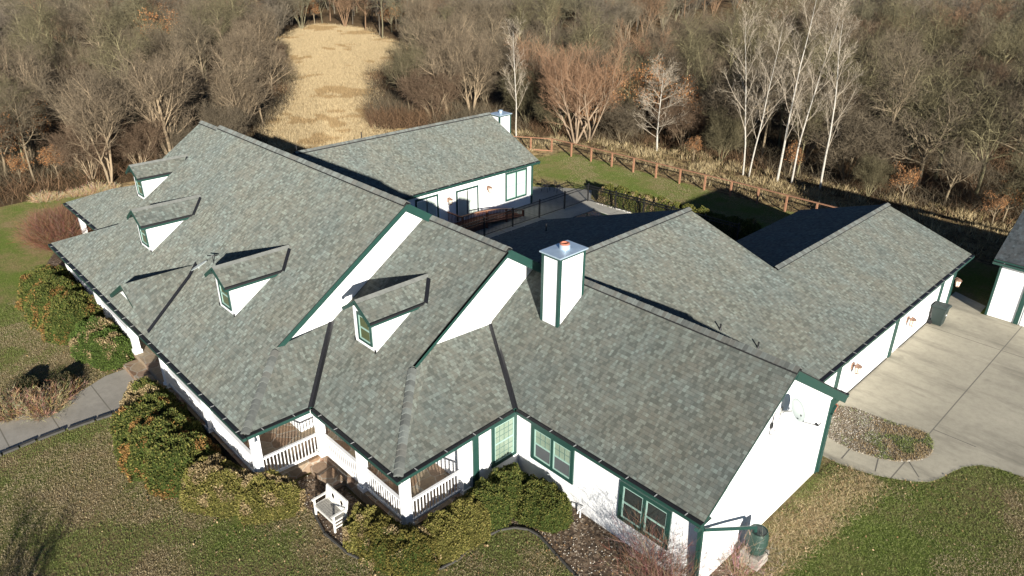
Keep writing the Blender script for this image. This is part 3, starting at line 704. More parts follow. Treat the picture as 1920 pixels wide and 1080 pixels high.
def fence_pool():
    c0, c1 = (-2.2, 9.6), (-2.13, 21.85)
    P = [Vector((c0[0], c0[1]+i*(c1[1]-c0[1])/5, 0)) for i in range(6)]
    Q = [Vector((-2.13+2.25*i, 21.85+.16*i, 0)) for i in range(0, 6)]
    f = thing('pool_fence', 'black metal picket fence around the pool patio behind the house', 'fence', tuple(P[0])); o = P[0]
    for p in P+Q[1:]:
        mb = MB(); q = p-o; mb.box(q.x-.035, q.x+.035, q.y-.035, q.y+.035, 0, 1.28); mb.box(q.x-.045, q.x+.045, q.y-.045, q.y+.045, 1.28, 1.31); mb.build('fence_post', M['dark'], f)
    for S in (P, Q):
        for a, b in zip(S, S[1:]):
            a, b = a-o, b-o; mb = MB(); Z = Vector((0, 0, 1))
            for z in (.12, 1.02, 1.20): mb.bar(a+Z*z, b+Z*z, .035, .035)
            n = int((b-a).length/.115)
            for k in range(1, n): p = a.lerp(b, k/n); mb.bar(p+Z*.1, p+Z*1.2, .017, .017, up=(1, 0, 0))
            mb.build('fence_panel', M['dark'], f)
fence_pool()

# ================================================================== DECK RAMP
def ramp():
    f = thing('wooden_ramp', 'dark red wooden deck ramp with railing below the patio door', 'ramp', (-4.5, 10.8, 0))
    mb = MB()
    for i in range(14): mb.box(.02, 1.35, .2+i*.15, .2+i*.15+.14, .36, .40)
    for i in range(22):
        y = 2.3+i*.15; z = .40-.36*(i/22); mb.box(.02, 1.35, y, y+.14, z-.05, z)
    mb.box(1.30, 1.352, .2, 2.3, .05, .355); mb.build('deck_boards', M['deckwood'], f)
    top = lambda y: 1.32 if y < 1.2 else 1.32-.05*(y-1.2)-.035*(y-1.2)**2
    base = lambda y: .40 if y < 2.3 else max(.05, .40-.109*(y-2.3))
    for y in (.25, 2.3, 4.0, 5.55):
        mb = MB(); mb.box(1.355, 1.445, y-.045, y+.045, 0, top(y)); mb.build('ramp_post', M['deckwood'], f)
    mb = MB(); ys = [.2+.3*i for i in range(19)]
    for a, b in zip(ys, ys[1:]):
        mb.bar((1.40, a, top(a)+.02), (1.40, b, top(b)+.02), .14, .04)
    mb.build('ramp_rail', M['redwood'], f); mb = MB()
    for a, b in zip(ys, ys[1:]): mb.bar((1.40, a, base(a)+.12), (1.40, b, base(b)+.12), .04, .07)
    mb.build('ramp_rail', M['deckwood'], f)
    mb = MB(); y = .35
    while y < 5.5: mb.box(1.385, 1.415, y, y+.03, base(y)+.1, top(y)); y += .13
    mb.bar((.05, .2, 1.3), (1.4, .2, 1.3), .12, .04)
    for k in range(9): mb.box(.1+k*.14, .13+k*.14, .185, .215, .4, 1.29)
    mb.build('ramp_balusters', M['deckwood'], f)
ramp()

# ================================================================== PATIO, POOL, WALKS, DRIVE
structure(slab([(-4.52, 8.2), (-2.4, 8.2), (3.88, 8.2), (3.88, 11.7), (9.0, 11.7), (9.0, 22.4), (-1.2, 21.9), (-2.4, 22.4), (-3.6, 23.9), (-5.2, 22.9), (-7.6, 20.9), (-4.52, 18.62)], -.05, .03, 'patio', M['patio']))
kw = NT('pool_water'); kw.col(kw.mix(kw.noise(kw.pos(), .7, 3), (.012, .045, .030), (.02, .075, .05))); kw.rough(.08); kw.bump(kw.noise(kw.pos(), 5, 2), .06, .01)
structure(slab([(-.75, 15.2), (6.5, 15.2), (6.5, 20.7), (-.75, 20.75)], .0, .036, 'pool_water', kw.m))
mb = MB()
for a, b in (((-.82, 15.1), (-.82, 20.85)), ((-.82, 20.85), (6.6, 20.8)), ((6.6, 20.8), (6.6, 15.1)), ((6.6, 15.1), (-.82, 15.1))): mb.bar((*a, .045), (*b, .045), .28, .05)
structure(mb.build('pool_coping', M['patio'], None))
DRV = [(20.89, 6.95), (21.5, 6.93), (22.09, 6.90), (22.6, 6.88), (23.15, 6.98), (23.8, 7.2), (24.39, 7.53), (24.85, 7.83), (25.23, 8.2), (25.45, 8.7), (25.58, 9.28), (25.8, 9.95), (26.17, 10.5), (26.7, 10.78), (27.44, 10.9), (34, 11.6), (60, 14), (60, 23.4), (22.4, 23.4), (22.35, 24.5), (20.7, 25.2)]
structure(slab(DRV, -.08, -.003, 'driveway', M['drive']))
wk = [(-2.4, -20), (-1.35, -17.2), (-.77, -14.28), (-.54, -12.49), (-1.0, -11.1), (-1.40, -10.3), (-1.42, -9.05), (1.75, -9.05), (1.72, -10.4), (1.55, -12.1), (1.37, -13.69), (1.45, -14.74), (1.3, -17.2), (.6, -20)]
structure(slab(wk, -.08, .004, 'walkway', M['walkc']))
# joint grooves across the curved walk by the garage
mb = MB()
for q0, q1 in (((1578, 860), (1600, 834)), ((1641, 884), (1648, 855)), ((1723, 895), (1704, 865)), ((1830, 838), (1750, 805))):
    mb.bar(gp(*q0, -.002), gp(*q1, -.002), .03, .008)
structure(mb.build('walkway_joints', M['joint']))

# gravel beds and edging
def gravel_mat(name, cs, sc):
    k = NT(name); p = k.pos(); vo = k.n('ShaderNodeTexVoronoi'); vo.inputs['Scale'].default_value = sc; k.l(p, vo.inputs['Vector'])
    r = k.xyz(vo.outputs['Color'])[1]
    c = k.ramp(r, cs); c = k.mix(1.0, c, k.ramp(k.noise(p, 1.1, 5, .7), [(.3, (.62, .52, .42)), (.6, (1.05, 1.02, 1))]), 'MULTIPLY')
    k.col(c); k.rough(.9); k.bump(vo.outputs['Distance'], -.8, .03); return k.m
M['gravel'] = gravel_mat('river_gravel', [(0, (.075, .062, .042)), (.4, (.17, .145, .10)), (.75, (.26, .23, .17)), (1, (.38, .35, .29))], 17)
M['mulch'] = gravel_mat('leafy_mulch', [(0, (.035, .024, .014)), (.4, (.085, .058, .036)), (.8, (.17, .12, .075)), (1, (.30, .245, .18))], 14)
bed = [(20.9, 8.9), (21.5, 8.15), (22.1, 8.0), (22.7, 7.98), (23.56, 8.23), (24.0, 8.5), (24.28, 8.78), (24.6, 9.25), (24.74, 9.75), (24.68, 10.25), (24.5, 10.75), (24.2, 11.05), (23.5, 10.92), (22.57, 10.75), (21.6, 10.72), (20.95, 10.3)]
structure(slab(bed, -.05, .012, 'gravel_bed', M['gravel']))
fb = [(10.17, -8.3), (11.3, -8.1), (11.92, -8.05), (13.0, -8.28), (14.2, -8.2), (15.12, -7.9), (15.8, -7.6), (16.3, -7.19), (16.62, -6.5), (16.72, -5.9), (16.60, -5.3), (16.57, -4.8), (16.68, -4.2), (16.95, -3.75), (17.3, -3.5), (17.7, -3.44), (18.6, -3.62), (19.55, -3.80), (20.6, -3.9), (23.2, -4.1), (23.6, -2.0), (23.5, -.5), (22.28, -.2), (22.28, -1.70), (15.13, -1.70), (15.13, -6.69), (10.17, -6.69)]
structure(slab(fb, -.04, .012, 'planting_bed', M['mulch']))
lb = [(-18, -7.9), (-12, -10.9), (-5.5, -10.8), (-1.5, -9.9), (-1.5, -9.05), (-10.9, -9.05), (-10.9, -6.7), (-18, -6.4)]
structure(slab(lb, -.04, .010, 'planting_bed', M['mulch']))
rb = [(1.8, -9.05), (1.8, -9.9), (5, -11.0), (8, -10.6), (10.9, -9.7), (11.3, -8.1), (10.17, -8.0), (10.17, -9.03)]
structure(slab(rb, -.04, .011, 'planting_bed', M['mulch']))
def edging(pts, label):
    mb = MB()
    for a, b in zip(pts, pts[1:]): mb.bar((*a, .02), (*b, .02), .05, .09, over=.02)
    return tag(mb.build('lawn_edging', M['edgestone'], None), label, 'edging')
M['edgestone'] = simple('dark_edging', (.055, .052, .045), .8, .4, 5)
edging(fb[2:19], 'low dark curved edging between the lawn and the front shrub bed')
mb = MB()
for a, b in (((1.40, -10.3), (1.72, -9.6)),): pass
stn = [(1.72, -10.4), (1.60, -11.6), (1.50, -12.6), (1.42, -13.6), (1.50, -14.7), (1.40, -16.5)]
for a, b in zip(stn, stn[1:]):
    a2, b2 = Vector((a[0]+.10, a[1], .05)), Vector((b[0]+.10, b[1], .05)); n = max(1, int((b2-a2).length/.55))
    for i in range(n): mb.bar(a2.lerp(b2, (i+.04)/n)+Vector((random.uniform(-.03, .03), 0, 0)), a2.lerp(b2, (i+.93)/n)+Vector((random.uniform(-.03, .03), 0, -.01)), .13, .09)
tag(mb.build('stone_edging', M['edgestone']), 'row of low dark stones edging the grey front walkway', 'edging')
# scattered pebbles
def pebbles(name, poly, n, label, z=.05, cols=((.40, .36, .29), (.28, .23, .17), (.48, .45, .39), (.17, .13, .09))):
    V, Fc, Cc = [], [], []
    xs = [p[0] for p in poly]; ys = [p[1] for p in poly]; k = 0
    while k < n:
        x, y = random.uniform(min(xs), max(xs)), random.uniform(min(ys), max(ys))
        if not inpoly(x, y, poly): continue
        k += 1; r = random.uniform(.014, .036); h = r*random.uniform(.5, .9); b = len(V); a0 = random.random()*6.3; c = random.choice(cols); j = random.uniform(.75, 1.2)
        for i in range(5): a = a0+i*1.2566; V.append((x+r*math.cos(a)*random.uniform(.7, 1.2), y+r*math.sin(a)*random.uniform(.7, 1.2), z-.01))
        V.append((x, y, z+h)); Cc += [tuple(q*j for q in c)]*6
        for i in range(5): Fc.append((b+i, b+(i+1) % 5, b+5))
    return tag(colmesh(name, V, Fc, Cc), label, 'gravel', kind='stuff')
def inpoly(x, y, P):
    c = False; j = len(P)-1
    for i in range(len(P)):
        if (P[i][1] > y) != (P[j][1] > y) and x < (P[j][0]-P[i][0])*(y-P[i][1])/(P[j][1]-P[i][1])+P[i][0]: c = not c
        j = i
    return c
def colmesh(name, V, Fc, C, mat='leafcol', parent=None, smooth=False):
    me = bpy.data.meshes.new(name)
    if isinstance(V, np.ndarray):
        nv = len(V); nf = len(Fc); k = Fc.shape[1]
        me.vertices.add(nv); me.vertices.foreach_set('co', V.astype(np.float32).ravel())
        me.loops.add(nf*k); me.loops.foreach_set('vertex_index', Fc.astype(np.int32).ravel())
        me.polygons.add(nf); me.polygons.foreach_set('loop_start', np.arange(0, nf*k, k, dtype=np.int32)); me.polygons.foreach_set('loop_total', np.full(nf, k, dtype=np.int32))
        me.update(calc_edges=True)
    else:
        me.from_pydata(V, [], Fc); nv = len(V)
    at = me.attributes.new('Col', 'FLOAT_COLOR', 'POINT'); c = np.ones((nv, 4), np.float32); c[:, :3] = np.asarray(C, np.float32).reshape(nv, 3); at.data.foreach_set('color', c.ravel())
    me.materials.append(M[mat]); me.update()
    o = bpy.data.objects.new(name, me); COL.objects.link(o)
    if parent is not None: o.parent = parent
    return o
pebbles('gravel', bed, 3000, 'pale loose gravel stones filling the bed between walk and driveway', .012)
pebbles('gravel', fb, 2400, 'loose pale pebbles scattered over the front shrub bed', .012)

pebbles('gravel', [(-1.6, 22.05), (2.0, 22.3), (6.5, 22.6), (6.5, 22.35), (2.0, 22.0), (-1.4, 21.85)], 500, 'white stones along the foot of the pool hedge', .035, ((.72, .70, .66), (.60, .57, .52)))
# ================================================================== SMALL THINGS
def lantern(pos, label, out=(1, 0, 0)):
    f = thing('wall_lantern', label, 'lamp', pos, 0, 'copper wall lanterns'); f.scale = (1.25,)*3
    ox = Vector(out)
    mb = MB(); mb.box(-.01, .03, -.06, .06, -.12, .12); mb.tube([(.02, 0, .05), (.10, 0, .16), (.19, 0, .14)], .014, 6); mb.build('bracket', M['copper'], f)
    mb = MB(); mb.lathe([(.0, .16), (.05, .13), (.13, .07), (.12, .05), (0, .06)], (.19, 0, 0), 8); mb.build('lamp_cap', M['copper'], f)
    mb = MB(); mb.lathe([(.10, .055), (.065, -.17), (0, -.17)], (.19, 0, 0), 6); mb.build('lamp_glass', M['lampglass'], f)
    mb = MB()
    for k in range(6): a = 2*math.pi*k/6; mb.bar((.19+.103*math.cos(a), .103*math.sin(a), .055), (.19+.068*math.cos(a), .068*math.sin(a), -.18), .012, .012)
    mb.lathe([(.075, -.17), (.075, -.20), (0, -.22)], (.19, 0, 0), 6); mb.build('lamp_frame', M['copper'], f)
    return f
for y, lab in ((11.30, 'copper wall lantern on the garage wall nearest the gable end'), (17.06, 'copper wall lantern between the two garage doors')):
    lantern((20.905, y, 1.42), lab)
lantern((20.905, 23.12, 1.40), 'copper wall lantern at the far garage corner above the bin')
lantern((-4.51, 11.12, 2.05), 'copper wall lantern left of the sliding patio door'); lantern((-4.51, 14.43, 2.08), 'copper wall lantern between patio door and large window')

M['binplastic'] = simple('dark_green_bin_plastic', (.018, .030, .027), .5, .2, 8)
def bin_():
    f = thing('wheeled_bin', 'dark green wheeled rubbish bin standing against the garage wall', 'bin', (21.32, 20.55, .03), R(90))
    mb = MB(); a, b, h = .23, .31, .93
    B = [(-a, -a), (a, -a), (a, a), (-a, a)]; T = [(-b, -b*.95), (b, -b*.95), (b, b), (-b, b)]
    mb.face([(x, y, .04) for x, y in B][::-1])
    for i in range(4): j = (i+1) % 4; mb.face([(*B[i], .04), (*B[j], .04), (*T[j], h), (*T[i], h)])
    mb.box(-b-.03, b+.03, -b-.02, b+.03, h, h+.05); mb.build('bin_body', M['binplastic'], f, bevel=.015)
    mb = MB(); L = [(-b-.03, -b-.05), (b+.03, -b-.05), (b+.03, b+.05), (-b-.03, b+.05)]
    mb.face([(x, y, h+.052) for x, y in L][::-1]); top = [(x*.85, y*.85, h+.13) for x, y in L]; mb.face(top)
    for i in range(4): j = (i+1) % 4; mb.face([(*L[i], h+.052), (*L[j], h+.052), top[j], top[i]])
    mb.build('lid', M['binplastic'], f)
    mb = MB(); mb.tube([(-b*.8, b+.08, h+.03), (b*.8, b+.08, h+.03)], .018, 8); mb.build('handle', M['binplastic'], f)
    mb = MB(); mb.box(-.06, .06, -.30, -.285, .56, .62); mb.build('bin_badge', M['paint'], f)
    for s in (-1, 1):
        mb = MB(); mb.tube([(s*.20, a+.03, .11), (s*.26, a+.03, .11)], .11, 16); mb.build('wheel', M['dark'], f)
bin_()

def dish():
    f = thing('satellite_dish', 'white oval satellite dish mounted on the white gable wall', 'satellite dish', (22.29, 1.78, 4.74))
    nrm = Vector((.80, -.02, .52)).normalized(); a = nrm.cross(Vector((0, 0, 1))).normalized(); b = nrm.cross(a); c0 = Vector((.42, .0, .08))
    mb = MB(); n = 28; rings = [0, .35, .7, 1.0]
    pt = lambda r, t: c0+a*(.29*r*math.cos(t))+b*(.36*r*math.sin(t))+nrm*(.10*r*r)
    for r0, r1 in zip(rings, rings[1:]):
        for k in range(n):
            t0, t1 = 2*math.pi*k/n, 2*math.pi*(k+1)/n; q = [pt(r0, t0), pt(r0, t1), pt(r1, t1), pt(r1, t0)]
            mb.face(q[1:] if r0 == 0 else q)
    ob = mb.build('reflector', M['dishpaint'], f, merge=True, smooth=True); sm = ob.modifiers.new('Solidify', 'SOLIDIFY'); sm.thickness = .012
    mb = MB(); mb.tube([c0-nrm*.02, Vector((.12, 0, -.10)), Vector((0, 0, -.16))], .024, 8); mb.box(-.012, .02, -.1, .1, -.28, -.04); mb.build('mount', M['strap'], f)
    foc = c0+nrm*.52+b*.50*(1 if b.z < 0 else -1)
    mb = MB(); st = c0+b*(.34 if b.z < 0 else -.34)+nrm*.08; mb.bar(st, foc, .03, .03); mb.build('feed_arm', M['strap'], f)
    mb = MB(); mb.tube([foc, foc+(c0-foc).normalized()*.10+Vector((0, 0, .02))], [.03, .045], 8); mb.bar(foc, foc+Vector((.03, .07, .10)), .02, .02); mb.build('feed_horn', M['dark'], f)
    mb = MB(); mb.box(.0, .05, -.52, -.42, -.50, -.34); mb.tube([(.03, -.47, -.35), (.03, -.46, -.10), (.03, -.40, .0)], .016, 6)
    mb.tube([(.03, -.47, -.5), (.02, -.52, -.68), (.02, -.36, -.80), (.02, -.14, -.70), (.02, -.02, -.45), (.02, 0, -.2)], .010, 5)
    mb.tube([(.02, -.44, -.45), (.02, -.55, -.60), (.02, -.42, -.84)], .008, 5); mb.build('cable', M['dark'], f)
    mb = MB()
    for t in (2.2, .9): p = pt(.62, t); mb.bar(p+nrm*.006+a*.03, p+nrm*.006-a*.03+b*.05, .05, .01, up=nrm)
    mb.build('dark_mark', M['dark'], f)
M['dishpaint'] = simple('pale_dish_enamel', (.34, .375, .355), .4, .04)
dish()
def roof_dish():
    x, y = 1.95, -6.12; f = thing('roof_antenna', 'dark flat dish antenna on a short pole on the front roof slope', 'antenna', (x, y, zA(y)))
    mb = MB(); mb.tube([(0, 0, -.05), (0, 0, .34)], .018, 8); mb.build('pole', M['dark'], f)
    mb = MB(); n = 20; N_ = Vector((-.25, .2, .95)).normalized(); a = N_.cross(Vector((0, 0, 1))).normalized(); b = N_.cross(a); c = Vector((0, 0, .35))
    ring = [c+a*.20*math.cos(2*math.pi*k/n)+b*.17*math.sin(2*math.pi*k/n) for k in range(n)]; mb.face(ring); mb.face([p-N_*.03 for p in ring][::-1])
    for k in range(n): mb.face([ring[k], ring[k]-N_*.03, ring[(k+1) % n]-N_*.03, ring[(k+1) % n]])
    mb.build('dish', M['dark'], f)
roof_dish()
mb = MB(); p0 = Vector((1.40, -6.54, zA(-6.54)+.12)); 
n = 18; nn = Vector((-.2, -.5, .84)).normalized(); a = nn.cross(Vector((.6, .8, 0))).normalized(); b = nn.cross(a)
ring = [p0+a*.12*math.cos(2*math.pi*k/n)+b*.42*math.sin(2*math.pi*k/n) for k in range(n)]; low = [q-nn*.02 for q in ring]; mb.face(ring); mb.face(low[::-1])
for k in range(n): mb.face([ring[k], low[k], low[(k+1) % n], ring[(k+1) % n]])
mb.tube([p0, p0-Vector((0, 0, .2))], .03, 6)
tag(mb.build('roof_reflector', M['dishpaint']), 'pale oval reflector lying at the top of the entry gable valley', 'reflector')

def barrel():
    f = thing('rain_barrel', 'dark green ribbed rain barrel on a stacked block stand beside the gable wall', 'barrel', (22.86, .55, 0))
    mb = MB()
    for k in range(3):
        for i in range(2):
            s = .30; z = .14*k; o = .02 if k % 2 else 0
            mb.box(-.31+i*.32+o, -.31+i*.32+.30+o, -.32, -.01, z, z+.135); mb.box(-.31+i*.32-o, -.31+i*.32+.30-o, .01, .32, z, z+.135)
    mb.build('block_stand', M['blockstone'], f, bevel=.01)
    mb = MB(); mb.lathe([(0, .42), (.24, .42), (.27, .46), (.285, .60), (.30, .61), (.295, .64), (.31, .80), (.325, .81), (.315, .84), (.305, 1.0), (.32, 1.01), (.31, 1.04), (.285, 1.17), (.27, 1.22), (.25, 1.23), (.24, 1.19), (0, 1.18)], (0, 0, 0), 26)
    mb.build('barrel_body', M['barrelp'], f, smooth=True)
    mb = MB(); mb.lathe([(0, 1.185), (.22, 1.185), (.22, 1.215), (0, 1.22)], (0, 0, 0), 20); mb.build('lid', M['binplastic'], f)
    mb = MB(); mb.tube([(.25, -.15, 1.2), (.16, -.2, 1.42), (.05, -.1, 1.36), (.02, .0, 1.24)], .015, 6); mb.tube([(.29, .05, .55), (.37, .05, .55), (.38, .05, .5)], .02, 6); mb.build('hose', M['dark'], f)
M['blockstone'] = simple('grey_block', (.34, .31, .26), .9, .25, 6, bump=.3)
M['barrelp'] = simple('barrel_plastic', (.022, .048, .036), .55, .3, 7)
barrel()

def bench():
    f = thing('garden_bench', 'weathered white wooden garden bench with two round holes in its back', 'bench', (12.64, -7.80, .02), R(2))
    W, D_, hs = 1.16, .46, .43; w2 = W/2
    for i in range(5):
        pass
    mb = MB()
    for i in range(6): y = -.235+i*.078; mb.box(-w2+.03, w2-.03, y, y+.068, hs-.02, hs+.012)
    mb.build('seat', M['greywood'], f, bevel=.004)
    for sx in (-1, 1):
        mb = MB(); mb.box(sx*(w2-.03)-.03, sx*(w2-.03)+.03, -.26, -.20, 0, .64); mb.build('leg', M['benchpaint'], f, bevel=.006)
        mb = MB(); mb.bar((sx*(w2-.03), .22, 0), (sx*(w2-.03), .22, .45), .06, .06, up=(0, 1, 0)); mb.bar((sx*(w2-.03), .22, .43), (sx*(w2-.03), .30, .93), .06, .055, up=(0, 1, 0)); mb.build('leg', M['benchpaint'], f)
        mb = MB(); mb.bar((sx*(w2-.03), -.31, .655), (sx*(w2-.03), .255, .665), .075, .03); mb.build('armrest', M['benchpaint'], f)
        mb = MB()
        for z in (.16, .29, .42): mb.bar((sx*(w2-.03), -.2, z), (sx*(w2-.03), .21, z), .03, .045)
        mb.build('side_rail', M['benchpaint'], f)
    mb = MB(); mb.box(-w2+.06, w2-.06, -.25, -.21, .33, .405); mb.box(-w2+.06, w2-.06, .20, .235, .33, .405); mb.build('apron', M['benchpaint'], f)
    # back: slatted board with two round openings
    mb = MB(); zt = lambda y: y
    P = lambda x, z, o=0: (x, .235+(z-.45)*.155+o, z)
    nx = 48; xs = [-w2+.06+(W-.12)*i/nx for i in range(nx+1)]; zs = [.50+.36*j/16 for j in range(17)]
    hole = lambda x, z: min(math.hypot(x-.24, (z-.68)*1.0), math.hypot(x+.24, (z-.68)))
    for i in range(nx):
        if i % 6 == 5: continue
        for j in range(16):
            xc, zc = (xs[i]+xs[i+1])/2, (zs[j]+zs[j+1])/2
            if hole(xc, zc) < .10: continue
            q = [P(xs[i], zs[j]), P(xs[i+1], zs[j]), P(xs[i+1], zs[j+1]), P(xs[i], zs[j+1])]
            mb.face(q); mb.face([(a_, b_+.018, c_) for a_, b_, c_ in q][::-1])
    for c in (-.24, .24):
        for k in range(20):
            t0, t1 = 2*math.pi*k/20, 2*math.pi*(k+1)/20
            mb.bar(P(c+.11*math.cos(t0), .68+.11*math.sin(t0), .008), P(c+.11*math.cos(t1), .68+.11*math.sin(t1), .008), .03, .03, up=(0, 1, 0))
    mb.bar(P(-w2+.06, .47), P(w2-.06, .47), .035, .07); mb.bar(P(-w2+.0, .91), P(w2-.0, .91), .045, .10); mb.build('backrest', M['benchpaint'], f)
bench()

def chair(x, y, rz, label):
    f = thing('patio_chair', label, 'chair', (x, y, .03), rz, 'black patio chairs')
    mb = MB(); mb.box(-.22, .22, -.22, .22, .42, .44); mb.build('seat', M['dark'], f)
    mb = MB()
    for k in range(7): a = -.2+k*.066; mb.bar((a, .21, .44), (a, .30, .92-.02*abs(k-3)), .012, .012)
    mb.tube([(-.23, .21, .44), (-.22, .30, .88), (0, .31, .95), (.22, .30, .88), (.23, .21, .44)], .014, 6); mb.build('backrest', M['dark'], f)
    for sx in (-1, 1):
        for sy in (-1, 1): mb = MB(); mb.bar((sx*.21, sy*.21, .43), (sx*.23, sy*.24, 0), .022, .022); mb.build('leg', M['dark'], f)
        mb = MB(); mb.tube([(sx*.23, -.20, .44), (sx*.24, -.2, .64), (sx*.23, .25, .66)], .013, 6); mb.build('armrest', M['dark'], f)
chair(-5.75, 21.25, R(200), 'black metal patio chair nearest the large window'); chair(-4.95, 21.75, R(160), 'black metal patio chair nearest the pool fence')
mb = MB(); mb.tube([(18.06, -1.9, 0), (18.06, -1.9, .38)], .025, 8); mb.tube([(18.06, -1.74, .36), (18.06, -2.02, .36), (18.06, -2.04, .28)], .022, 8)
tag(mb.build('garden_tap', M['paint'], None, merge=True), 'small white garden tap standing at the foot of the front wall', 'tap')
mb = MB(); mb.lathe([(0, 0), (.11, 0), (.15, .25), (.165, .25), (.165, .28), (.13, .28), (.12, .24), (0, .24)], (21.05, 9.85, .02), 16)
tag(mb.build('flower_pot', M['flue'], None), 'terracotta flower pot at the corner of the gravel bed', 'pot')
# ================================================================== GROUND
FIELD = [(-29.5, 12.5), (-34.5, 13.9), (-46.6, 23.4), (-58, 30), (-69.9, 35.8), (-84, 41), (-95.1, 46.2), (-104, 55), (-111.5, 64.8), (-99.2, 66.5), (-87.5, 61), (-70, 59.0), (-63, 47.5), (-55.9, 38.4), (-46, 32.5), (-39.4, 27.6), (-29.5, 22.0), (-24, 22), (-16, 24.5), (-13.5, 20), (-15, 12)]
EDGE = [(-200, 25), (-30.2, 22.6), (-27.2, 26.5), (-24.0, 31.0), (-16.4, 31.6), (-11.0, 33.0), (-6.9, 36.6), (.9, 35.3), (7.2, 36.4), (14.2, 36.6), (20.6, 38.2), (40, 41), (90, 60), (400, 200)]
def edge_y(x):
    for a, b in zip(EDGE, EDGE[1:]):
        if a[0] <= x <= b[0]: return a[1]+(b[1]-a[1])*(x-a[0])/(b[0]-a[0])
    return 1e9
def wood_x(y):   # right limit of the wood that lies left of the house
    return -28.9+.5*math.sin(y*.4)-max(0, y-4)*.25 if y > -14 else -28.9-(y+14)*-1.2
def zone(x, y):
    """lawn, dry grass, greenness"""
    lawn = dry = 0.0; green = .42
    if inpoly(x, y, FIELD): return 0, 1.7, 0
    if x > wood_x(y) and y < edge_y(x):
        lawn = 1.0
        if y > 30.6 and x > -14 or (x < -14 and y > 28): lawn, dry = .35, .45
        elif 24 < y: green = .72
        if x < -12 and y > -4: lawn, dry = .3, .5
        if x > 23.5 and y < 8: green = .78
        if x > 22.0 and x < 25.2 and -1 < y < 7.2: dry = max(0, 1-abs(x-22.9-.08*y)/1.3)*.9; 
        if x < -8 and y < -9: green = .80
        if -6 < x < 3 and y < -10: green = .25
    return lawn, dry, green
def lines(spans):
    o = []
    for a, b, st in spans: o += list(np.arange(a, b, st))
    return o+[spans[-1][1]]
gx = lines([(-520, -130, 26), (-130, -34, 2.0), (-34, 36, .6), (36, 80, 4), (80, 440, 45)])
gy = lines([(-120, -24, 8), (-24, 42, .6), (42, 110, 2.0), (110, 620, 34)])
V = np.array([(x, y, -.012) for y in gy for x in gx]); nx_, ny_ = len(gx), len(gy)
I = np.arange(nx_*ny_).reshape(ny_, nx_); Fq = np.stack([I[:-1, :-1], I[:-1, 1:], I[1:, 1:], I[1:, :-1]], -1).reshape(-1, 4)
Cz = np.array([zone(x, y) for y in gy for x in gx])
def ground_mat():
    k = NT('ground_cover'); p = k.pos(); a = k.n('ShaderNodeAttribute'); a.attribute_name = 'Col'
    r, g, b = k.xyz(a.outputs['Vector'])
    n0 = k.noise(p, .35, 6, .65); n1 = k.noise(p, 1.6, 6, .7); n2 = k.noise(p, 9, 5, .7); n3 = k.noise(p, 38, 4, .6)
    jit = k.math('MULTIPLY', k.math('SUBTRACT', n1, .5), 1.1)
    sm = lambda s: k.math('MULTIPLY_ADD', k.math('ADD', s, jit), 3.0, -1.0)
    cl = lambda s: k.ramp(s, [(0, 0.0), (1, 1.0)])
    straw = k.ramp(n2, [(.2, (.15, .10, .055)), (.5, (.26, .19, .10)), (.8, (.37, .29, .17))])
    grn = k.ramp(n2, [(.2, (.045, .065, .014)), (.5, (.085, .115, .026)), (.8, (.15, .17, .05))])
    gsel = k.math('ADD', k.math('MULTIPLY', k.math('SUBTRACT', n0, .5), 3.2), k.math('ADD', k.math('MULTIPLY', k.math('SUBTRACT', n1, .5), 1.8), b))
    brown = k.ramp(n2, [(.2, (.085, .062, .032)), (.5, (.165, .125, .066)), (.8, (.25, .20, .115))])
    lawn = k.mix(cl(gsel), brown, grn)
    litter = k.ramp(n2, [(.15, (.022, .015, .009)), (.5, (.055, .038, .022)), (.85, (.13, .085, .045))])
    gold = k.ramp(k.math('ADD', k.math('MULTIPLY', n2, .5), k.math('MULTIPLY', n1, .5)), [(.3, (.20, .14, .068)), (.5, (.29, .21, .105)), (.7, (.36, .275, .15))])
    c = k.mix(cl(sm(r)), litter, lawn)
    c = k.mix(cl(sm(g)), c, k.mix(.35, gold, straw))
    c = k.mix(1.0, c, k.ramp(n3, [(.2, .60), (.8, 1.35)]), 'MULTIPLY')
    c = k.mix(1.0, c, (1.22, 1.2, 1.15), 'MULTIPLY'); k.col(c); k.rough(1.0); k.b.inputs['Specular IOR Level'].default_value = .05; k.b.inputs['Diffuse Roughness'].default_value = 1.0
    k.bump(k.math('ADD', n2, k.math('MULTIPLY', n3, .6)), .9, .09); return k.m
M['ground'] = ground_mat()
go = colmesh('ground', V, Fq, Cz, 'ground'); structure(go)

# ================================================================== BLADES AND TUFTS (uncountable growth)
def blades(name, P, h, wd, C, label, cat, lean=.35, kind='stuff'):
    """every blade one thin tapering face; P (n,3)"""
    n = len(P); az = rng.random(n)*6.283; d = np.stack([np.cos(az), np.sin(az), np.zeros(n)], 1)
    l = rng.normal(0, lean, (n, 2)); tip = P+np.stack([l[:, 0]*h, l[:, 1]*h, h*(1-.3*np.minimum(1, np.hypot(l[:, 0], l[:, 1])))], 1)
    Vv = np.empty((n*3, 3)); Vv[0::3] = P-d*wd[:, None]; Vv[1::3] = P+d*wd[:, None]; Vv[2::3] = tip
    Fv = np.arange(n*3).reshape(n, 3); Cc = np.repeat(C, 3, 0)
    o = colmesh(name, Vv, Fv, Cc); return tag(o, label, cat, kind=kind) if label else o
def sample_region(test, box, n):
    out = []
    while len(out) < n:
        x, y = random.uniform(box[0], box[1]), random.uniform(box[2], box[3])
        if test(x, y): out.append((x, y, 0.0))
    return np.array(out)
def pal(n, cols, jit=.2):
    c = np.array(cols)[rng.integers(0, len(cols), n)]; return c*(1+rng.normal(0, jit, (n, 1)))
def patch(P, s, o=0.0): return np.array([mnoise.noise(Vector((x*s+o, y*s, o))) for x, y, z in P])
